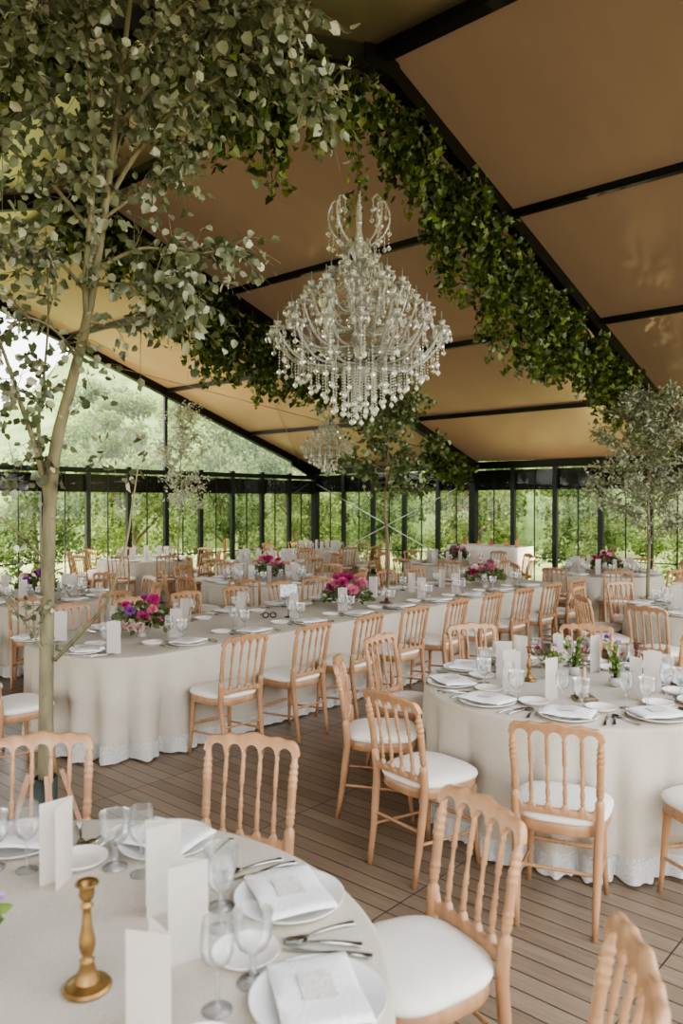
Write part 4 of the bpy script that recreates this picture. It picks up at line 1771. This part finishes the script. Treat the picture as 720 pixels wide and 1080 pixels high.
def chandelier(loc, ztop, S, label, seed, full=True):
    """loc: the lowest point's position; built of glass arms in tiers, S scales everything"""
    rnd = random.Random(seed)
    r = empty('chandelier', loc)
    zt = ztop - loc[2]
    H = 2.10 * S
    # stem, bowls and the chain
    prof = [(.004, .30), (.05, .33), (.09, .40), (.11, .46), (.05, .5), (.03, .55), (.05, .62), (.07, .68), (.03, .74), (.022, .85), (.05, .92), (.075, .99), (.04, 1.06), (.025, 1.15), (.05, 1.22), (.062, 1.28), (.03, 1.36), (.045, 1.46), (.085, 1.56), (.10, 1.62), (.045, 1.66), (.025, 1.75), (.03, 1.9), (.012, 2.05), (.01, 2.1)]
    MB().lathe([(a * S, z * S) for a, z in prof], 14).build('stem', M['crystal_solid'], r, smooth=False)
    ch = MB()
    k = 0
    z = H
    while z < zt:
        if k % 2:
            ch.tube([(.012 * math.cos(2 * PI * i / 10), 0, z + .02 + .02 * math.sin(2 * PI * i / 10)) for i in range(11)], .003, 4, cap=False)
        else:
            ch.tube([(0, .012 * math.cos(2 * PI * i / 10), z + .02 + .02 * math.sin(2 * PI * i / 10)) for i in range(11)], .003, 4, cap=False)
        z += .034
        k += 1
    ch.build('chain', M['steel'], r)
    tiers = [(16, .80, .53, .22, .07, .55), (14, .64, .70, .26, .07, .5), (11, .46, .88, .28, .08, .48), (8, .28, 1.06, .24, .08, .45), (5, .15, 1.22, .18, .06, .4)] if full else [(12, .78, .5, .26, .12, .5), (9, .55, .8, .28, .1, .4), (6, .30, 1.1, .25, .08, .35)]
    arms = []
    for ti, (n, rad, z0, dz, drop, _) in enumerate(tiers):
        path = scroll(rad * S, dz * S, drop * S)
        am = MB().tube(path, [.013 * S] * (len(path) - 6) + [.011 * S] * 6, 7)
        cup = MB()
        tip = path[-1]
        cup.lathe([(.004, -.02), (.012, -.015), (.02, 0), (.066, .018), (.074, .032), (.06, .026), (.02, .012), (.001, .01)], 12, (0, 0, 0), wob=lambda an, z: 1 + .1 * math.cos(6 * an))
        cup.lathe([(.014, .012), (.02, .03), (.028, .06), (.04, .08), (.034, .078), (.02, .04), (.001, .02)], 10)
        for q in range(6):
            an = PI * q / 3
            octa(cup, (.07 * math.cos(an), .07 * math.sin(an), .016), .015, .07)
        cup.v = [tuple(Vector(v) * S + tip) for v in cup.v]
        cd = MB().tube([Vector((0, 0, .06)) * S + tip, Vector((0, 0, .17)) * S + tip], .006 * S, 6)
        pd = MB()
        for q in (0, 1):
            s2 = strand_mb(.10 + .05 * q, 8, .055)
            pp = path[len(path) * (3 + q) // 5]
            pd.add([tuple(Vector(v) * S + pp) for v in s2.v], s2.f)
        hub = path[int(len(path) * .62)]
        for q in range(7):
            an = 2 * PI * q / 7
            d_ = Vector((math.cos(an), math.sin(an), .75)).normalized()
            sd_ = Vector((-math.sin(an), math.cos(an), 0))
            pd.add([tuple(hub), tuple(hub + (d_ * .05 + sd_ * .022) * S), tuple(hub + d_ * .10 * S), tuple(hub + (d_ * .05 - sd_ * .022) * S)], [(0, 1, 2, 3)])
        s3 = strand_mb(.12, 9, .06)
        pd.add([tuple(Vector(v) * S + tip) for v in s3.v], s3.f)
        # swag of beads from the tip back to the stem
        a_, b_ = tip, Vector((.04 * S, 0, .18 * S))
        for q in range(14):
            t = q / 13
            c = a_.lerp(b_, t) + Vector((0, 0, -.09 * S * math.sin(PI * t)))
            rr = .008 * S
            vs = [(c.x, c.y, c.z + rr), (c.x + rr, c.y, c.z), (c.x, c.y + rr, c.z), (c.x - rr, c.y, c.z), (c.x, c.y - rr, c.z), (c.x, c.y, c.z - rr)]
            pd.add(vs, [(0, 1, 2), (0, 2, 3), (0, 3, 4), (0, 4, 1), (5, 2, 1), (5, 3, 2), (5, 4, 3), (5, 1, 4)])
        protos = None
        for k in range(n):
            an = 2 * PI * (k + .5 * (ti % 2)) / n
            if protos is None:
                o = am.build('arm', M['crystal_solid'], r)
                c1 = cup.build('candle_cup', M['crystal'], o, smooth=False)
                c2 = cd.build('candle', M['candle'], o)
                c3 = tag(pd.build('pendants', M['crystal'], o, smooth=False), kind='stuff')
                protos = (o, c1, c2, c3)
            else:
                o = protos[0].copy()
                COL.objects.link(o)
                o.parent = r
                for ch_ in protos[1:]:
                    q = ch_.copy()
                    COL.objects.link(q)
                    q.parent = o
            o.location = (0, 0, z0 * S)
            o.rotation_euler = (0, 0, an)
    # crown at the top: rising curls with drops
    cr = MB()
    curl = smooth_path([Vector(p) * S for p in ((.03, 0, 0), (.12, 0, -.02), (.24, 0, .08), (.29, 0, .24), (.24, 0, .38), (.17, 0, .36))], 5)
    cr.tube(curl, .010 * S, 6)
    for (i0, ln) in ((6, .08), (10, .12), (13, .2), (16, .16), (19, .1), (24, .08)):
        s3 = strand_mb(ln, 6, .06)
        pp = curl[i0]
        cr.add([tuple(Vector(v) * S + pp) for v in s3.v], s3.f)
    o0 = None
    for k in range(8):
        if o0 is None:
            o0 = o = cr.build('crown_curl', M['crystal'], r, smooth=False)
        else:
            o = o0.copy()
            COL.objects.link(o)
            o.parent = r
        o.location = (0, 0, 1.64 * S)
        o.rotation_euler = (0, 0, 2 * PI * k / 8)
    # basket of small upright leaves below the crown
    cr = MB()
    for k in range(10):
        a = 2 * PI * k / 10
        pts = [Vector((rr * math.cos(a), rr * math.sin(a), z)) * S for rr, z in ((.04, 1.30), (.11, 1.38), (.13, 1.5), (.08, 1.6), (.1, 1.66))]
        cr.tube(smooth_path(pts, 3), .009 * S, 5)
    cr.build('basket', M['crystal_solid'], r)
    # hanging bead strands in rings
    cache = {}
    rings = [(7, .07, .47, .45, .34), (11, .15, .47, .42, .0), (14, .24, .48, .37, .1), (16, .34, .49, .31, .0), (17, .46, .51, .25, .2), (18, .60, .54, .20, .0), (16, .75, .68, .22, .1)] if full else [(6, .08, .38, .34, 0), (8, .2, .42, .26, 0), (10, .34, .46, .18, 0)]
    for (n, rad, z, ln, ph) in rings:
        for k in range(n):
            lv = round(ln * S * rnd.choice((.85, 1.0, 1.12)), 3)
            an = 2 * PI * (k + ph) / n
            if lv not in cache:
                cache[lv] = o = strand_mb(lv, max(6, int(lv / .026)), .07).build('bead_strand', M['bead'], r, smooth=False)
            else:
                o = cache[lv].copy()
                COL.objects.link(o)
                o.parent = r
            o.location = (rad * S * math.cos(an), rad * S * math.sin(an), z * S + .02)
            o.rotation_euler = (0, 0, an)
    tag(r, label, 'chandelier')


ap = P(4.74, V_R)
z_low = 2.66
chandelier((ap.x + .02, ap.y, z_low), Z_R, 1.0, 'large tiered crystal chandelier with long bead strands hanging from the ridge', 91)
cp = at(347, 498, 14.0)
chandelier((cp.x, cp.y, cp.z), rz(10.3), .60, 'smaller crystal chandelier hanging further back below the big one', 92)

# sprig of ivy winding on the chain
rg = np.random.default_rng(5)
pos, dr = [], []
vn = MB()
pth = []
for i in range(40):
    t = i / 39
    a = 9 * t
    q = Vector((.05 * math.cos(a) - .12 * t * t, .05 * math.sin(a), -1.35 * t))
    pth.append(q)
    for w in range(3):
        pos.append(tuple(q + Vector(rg.normal(size=3) * .05)))
        dr.append(rg.normal(size=3) + np.array([0, 0, -.6]))
vn.tube(pth, .004, 5)
iv = empty('ivy_sprig', (ap.x + .02, ap.y, Z_R - .12))
vn.build('vine', M['vine'], iv)
link('foliage', leaves_mesh('foliage', pos, dr, rg.uniform(.04, .07, len(pos)), rg.random(len(pos)), M['ivyleaf'], width=1.0, shape='lobed'), iv)
tag(iv, 'ivy sprig twisting down the chain of the large chandelier', 'ivy')

# ------------------------------------------------------------------ outside
mb = MB()
mb.add([(-70, -40, -.14), (80, -40, -.14), (80, 90, -.14), (-70, 90, -.14)], [(0, 1, 2, 3)])
tag(mb.build('ground', principled('meadow', (0.50, 0.53, 0.20), 0.9, var=.25, scale=.6), smooth=False), kind='structure')


def hill_mat():
    m, nt, out = new_mat('wooded_hill')
    b = N(nt, 'ShaderNodeBsdfPrincipled')
    b.inputs['Roughness'].default_value = .95
    b.inputs['Specular IOR Level'].default_value = 0
    tc = N(nt, 'ShaderNodeTexCoord')
    nz = N(nt, 'ShaderNodeTexNoise')
    nz.inputs['Scale'].default_value = 1.1
    nz.inputs['Detail'].default_value = 8
    nz.inputs['Roughness'].default_value = .75
    nt.links.new(tc.outputs['Object'], nz.inputs['Vector'])
    r = ramp(nt, [(.3, (.10, .15, .05)), (.5, (.23, .30, .11)), (.7, (.42, .47, .22))])
    nt.links.new(nz.outputs['Fac'], r.inputs[0])
    nt.links.new(r.outputs[0], b.inputs['Base Color'])
    nt.links.new(b.outputs[0], out.inputs[0])
    return m


# wooded slope behind the trees
vs, fs = [], []
na, nr2 = 60, 8
for i in range(na + 1):
    a = math.radians(20 + 120 * i / na)
    deg = math.degrees(a)
    low = 1.0 if deg < 108 else max(.30, 1 - (deg - 108) / 14)
    for j in range(nr2 + 1):
        t = j / nr2
        rad = 34 + 14 * t
        zz = -.2 + 12.0 * low * t ** .7 + random.uniform(-.6, .6) * (t > 0)
        vs.append((rad * math.cos(a), rad * math.sin(a), zz))
for i in range(na):
    for j in range(nr2):
        q = i * (nr2 + 1) + j
        fs.append((q, q + 1, q + nr2 + 2, q + nr2 + 1))
tag(MB().add(vs, fs).build('hill', hill_mat()), kind='structure')


def out_tree(seed, H, R, n, mat, low=.0, leaf=.2):
    rg = np.random.default_rng(seed)
    r = empty('woodland_tree' if H > 4 else 'woodland_shrub')
    pts = [Vector((0, 0, -.14)), Vector((rg.uniform(-.2, .2), rg.uniform(-.2, .2), H * .3)), Vector((rg.uniform(-.4, .4), rg.uniform(-.4, .4), H * .7))]
    tk = MB()
    path = smooth_path(pts, 5)
    tk.tube(path, [.13 * H / 8 * (1 - i / len(path)) + .02 for i in range(len(path))], 7)
    for k in range(9):
        q = path[int(rg.integers(3, len(path)))]
        a = rg.uniform(0, 2 * PI)
        tk.tube([q, q + Vector((math.cos(a) * R * .5, math.sin(a) * R * .5, .6)), q + Vector((math.cos(a) * R * .8, math.sin(a) * R * .8, 1.4))], [.04, .025, .01], 5, cap=False)
    tk.build('trunk', M['dbark'], r)
    nb = 40
    cen, rr = [], []
    for k in range(nb):
        z = H * (low + (1 - low) * rg.random())
        w = R * (math.sin(PI * (.15 + .8 * (z / H - low) / (1 - low + 1e-6) * .95))) ** .7
        a = rg.uniform(0, 2 * PI)
        q = w * math.sqrt(rg.random())
        cen.append((q * math.cos(a), q * math.sin(a), z))
        rr.append(R * rg.uniform(.18, .36))
    idx = rg.integers(0, nb, n)
    d = rg.normal(size=(n, 3))
    d /= np.linalg.norm(d, axis=1, keepdims=True)
    pos = np.array(cen)[idx] + d * np.array(rr)[idx][:, None] * rg.random((n, 1)) ** .4
    pos[:, 2] = np.maximum(pos[:, 2], -.05)
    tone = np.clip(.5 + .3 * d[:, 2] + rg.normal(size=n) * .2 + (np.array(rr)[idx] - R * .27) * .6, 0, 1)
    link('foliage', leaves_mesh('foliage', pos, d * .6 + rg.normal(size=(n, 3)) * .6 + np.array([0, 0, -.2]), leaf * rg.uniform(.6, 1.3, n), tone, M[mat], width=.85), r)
    return Proto(r)


OT = [out_tree(201, 8.5, 2.6, 13000, 'outleaf', .10, .15), out_tree(202, 9.5, 2.5, 13000, 'outleaf2', .12, .15), out_tree(203, 7.5, 2.8, 13000, 'outleaf', .05, .14)]
SH = [out_tree(211, 2.6, 1.3, 7500, 'outleaf', .0, .075), out_tree(212, 2.9, 1.25, 7500, 'outleaf2', .0, .075)]
rnd = random.Random(77)


def plant(pr, u, v, s, side, kind):
    p = P(u, v, 0)
    q = proj(p + Vector((0, 0, 1.5)))
    if q is None or q[0] < -90 or q[0] > 810:
        return
    if kind == 'tree' and q[0] < 75:
        s *= .42
    elif kind == 'tree' and q[0] < 150:
        s *= .75
    lab = {('tree', 'g'): 'leafy green tree growing beyond the gable glass', ('tree', 's'): 'leafy green tree growing beyond the side glass',
           ('shrub', 'g'): 'bushy green shrub close outside the gable glass', ('shrub', 's'): 'bushy green shrub close outside the side glass'}[(kind, side)]
    o = pr.put(p, rnd.uniform(0, 6.28), lab, 'tree' if kind == 'tree' else 'shrub', ('trees' if kind == 'tree' else 'shrubs') + (' beyond the gable glass' if side == 'g' else ' beyond the side glass'), scale=(s, s, s * rnd.uniform(.9, 1.12)))


for k in range(7):
    plant(SH[k % 2], U_C + rnd.uniform(2.4, 3.2), 0.5 + 2.75 * k, rnd.uniform(.85, 1.0), 'g', 'shrub')
for k in range(8):
    plant(SH[k % 2], 17.0 - 2.95 * k, V_E + rnd.uniform(2.4, 3.2), rnd.uniform(.85, 1.0), 's', 'shrub')
for row, dd in ((0, 7.2), (1, 12.6), (2, 18)):
    for k in range(6):
        plant(OT[(k + row) % 3], U_C + dd + rnd.uniform(-.3, .3), -2 + 5.3 * k + 2.6 * row, rnd.uniform(.85, .97), 'g', 'tree')
    for k in range(6):
        plant(OT[(k + row + 1) % 3], 14.5 - 5.3 * k + 2.6 * (row % 2), V_E + dd + rnd.uniform(-.3, .3), rnd.uniform(.85, .97), 's', 'tree')
for pr in OT + SH:                      # prototypes never placed
    if not pr.used:
        for ch_ in list(pr.o.children):
            bpy.data.objects.remove(ch_)
        bpy.data.objects.remove(pr.o)

# ------------------------------------------------------------------ light
w = bpy.data.worlds.new('World')
scene.world = w
w.use_nodes = True
nt = w.node_tree
nt.nodes.clear()
out = N(nt, 'ShaderNodeOutputWorld')
bg = N(nt, 'ShaderNodeBackground')
tc = N(nt, 'ShaderNodeTexCoord')
sp = N(nt, 'ShaderNodeSeparateXYZ')
nt.links.new(tc.outputs['Generated'], sp.inputs[0])
r = ramp(nt, [(0.0, (.95, .93, .88)), (0.25, (.93, .95, .97)), (1.0, (.72, .82, .95))])
nt.links.new(sp.outputs['Z'], r.inputs[0])
nt.links.new(r.outputs[0], bg.inputs[0])
bg.inputs['Strength'].default_value = 3.2
nt.links.new(bg.outputs[0], out.inputs[0])


def sun(energy, col, direction, angle):
    l = bpy.data.lights.new('Sun', 'SUN')
    l.energy = energy
    l.color = col
    l.angle = math.radians(angle)
    o = bpy.data.objects.new('Sun', l)
    COL.objects.link(o)
    o.rotation_euler = Vector(direction).to_track_quat('-Z', 'Y').to_euler()
    return o


sun(4.6, (1, .94, .82), (.5, .25, -.8), 45)

# added daylight-toned fill lamp behind the camera, lifting the table tops
l = bpy.data.lights.new('DaylightFill', 'AREA')
l.shape = 'RECTANGLE'
l.size, l.size_y = 9, 4
l.energy = 150
l.color = (1, .96, .91)
o = bpy.data.objects.new('DaylightFill', l)
COL.objects.link(o)
o.location = (1.0, -4.5, 4.3)
o.rotation_euler = Vector((0, 1, -.55)).to_track_quat('-Z', 'Y').to_euler()



def fill_spot(u, v, tu, tv, tz, energy, col, size):
    l = bpy.data.lights.new('FillSpot', 'SPOT')
    l.energy = energy
    l.color = col
    l.spot_size = math.radians(size)
    l.spot_blend = 1.0
    l.shadow_soft_size = .08
    o = bpy.data.objects.new('FillSpot', l)
    COL.objects.link(o)
    a, b = P(u, v, .35), P(tu, tv, tz)
    o.location = a
    o.rotation_euler = (b - a).to_track_quat('-Z', 'Y').to_euler()


# added warm fill spots, no fixtures there, gild the two far roof bays
fill_spot(13.9, 8.6, 11.6, 8.4, 5.0, 1700, (1, .84, .44), 125)
fill_spot(13.6, 13.3, 11.8, 11.5, 4.0, 300, (1, .84, .5), 120)
fill_spot(6.6, 14.7, 7.0, 12.3, 3.6, 330, (1, .86, .48), 130)

# ------------------------------------------------------------------ camera
cam = bpy.data.cameras.new('Camera')
cam.sensor_fit = 'VERTICAL'
cam.sensor_height = 36.0
cam.sensor_width = 24.0
cam.lens = F / 1080 * 36.0
cam.clip_start = .05
cam.clip_end = 300
cam.dof.use_dof = True
cam.dof.focus_distance = 5.6
cam.dof.aperture_fstop = 2.8
co = bpy.data.objects.new('Camera', cam)
COL.objects.link(co)
co.location = (0, 0, CAM_H)
co.rotation_euler = (PI / 2 - PITCH, 0, 0)
scene.camera = co
scene.view_settings.view_transform = 'AgX'
scene.view_settings.look = 'AgX - Medium High Contrast'
scene.view_settings.exposure = 0.60
try:
    scene.cycles.max_bounces = 10
    scene.cycles.transparent_max_bounces = 24
    scene.cycles.caustics_reflective = False
    scene.cycles.caustics_refractive = False
    scene.cycles.sample_clamp_indirect = 6
except Exception:
    pass
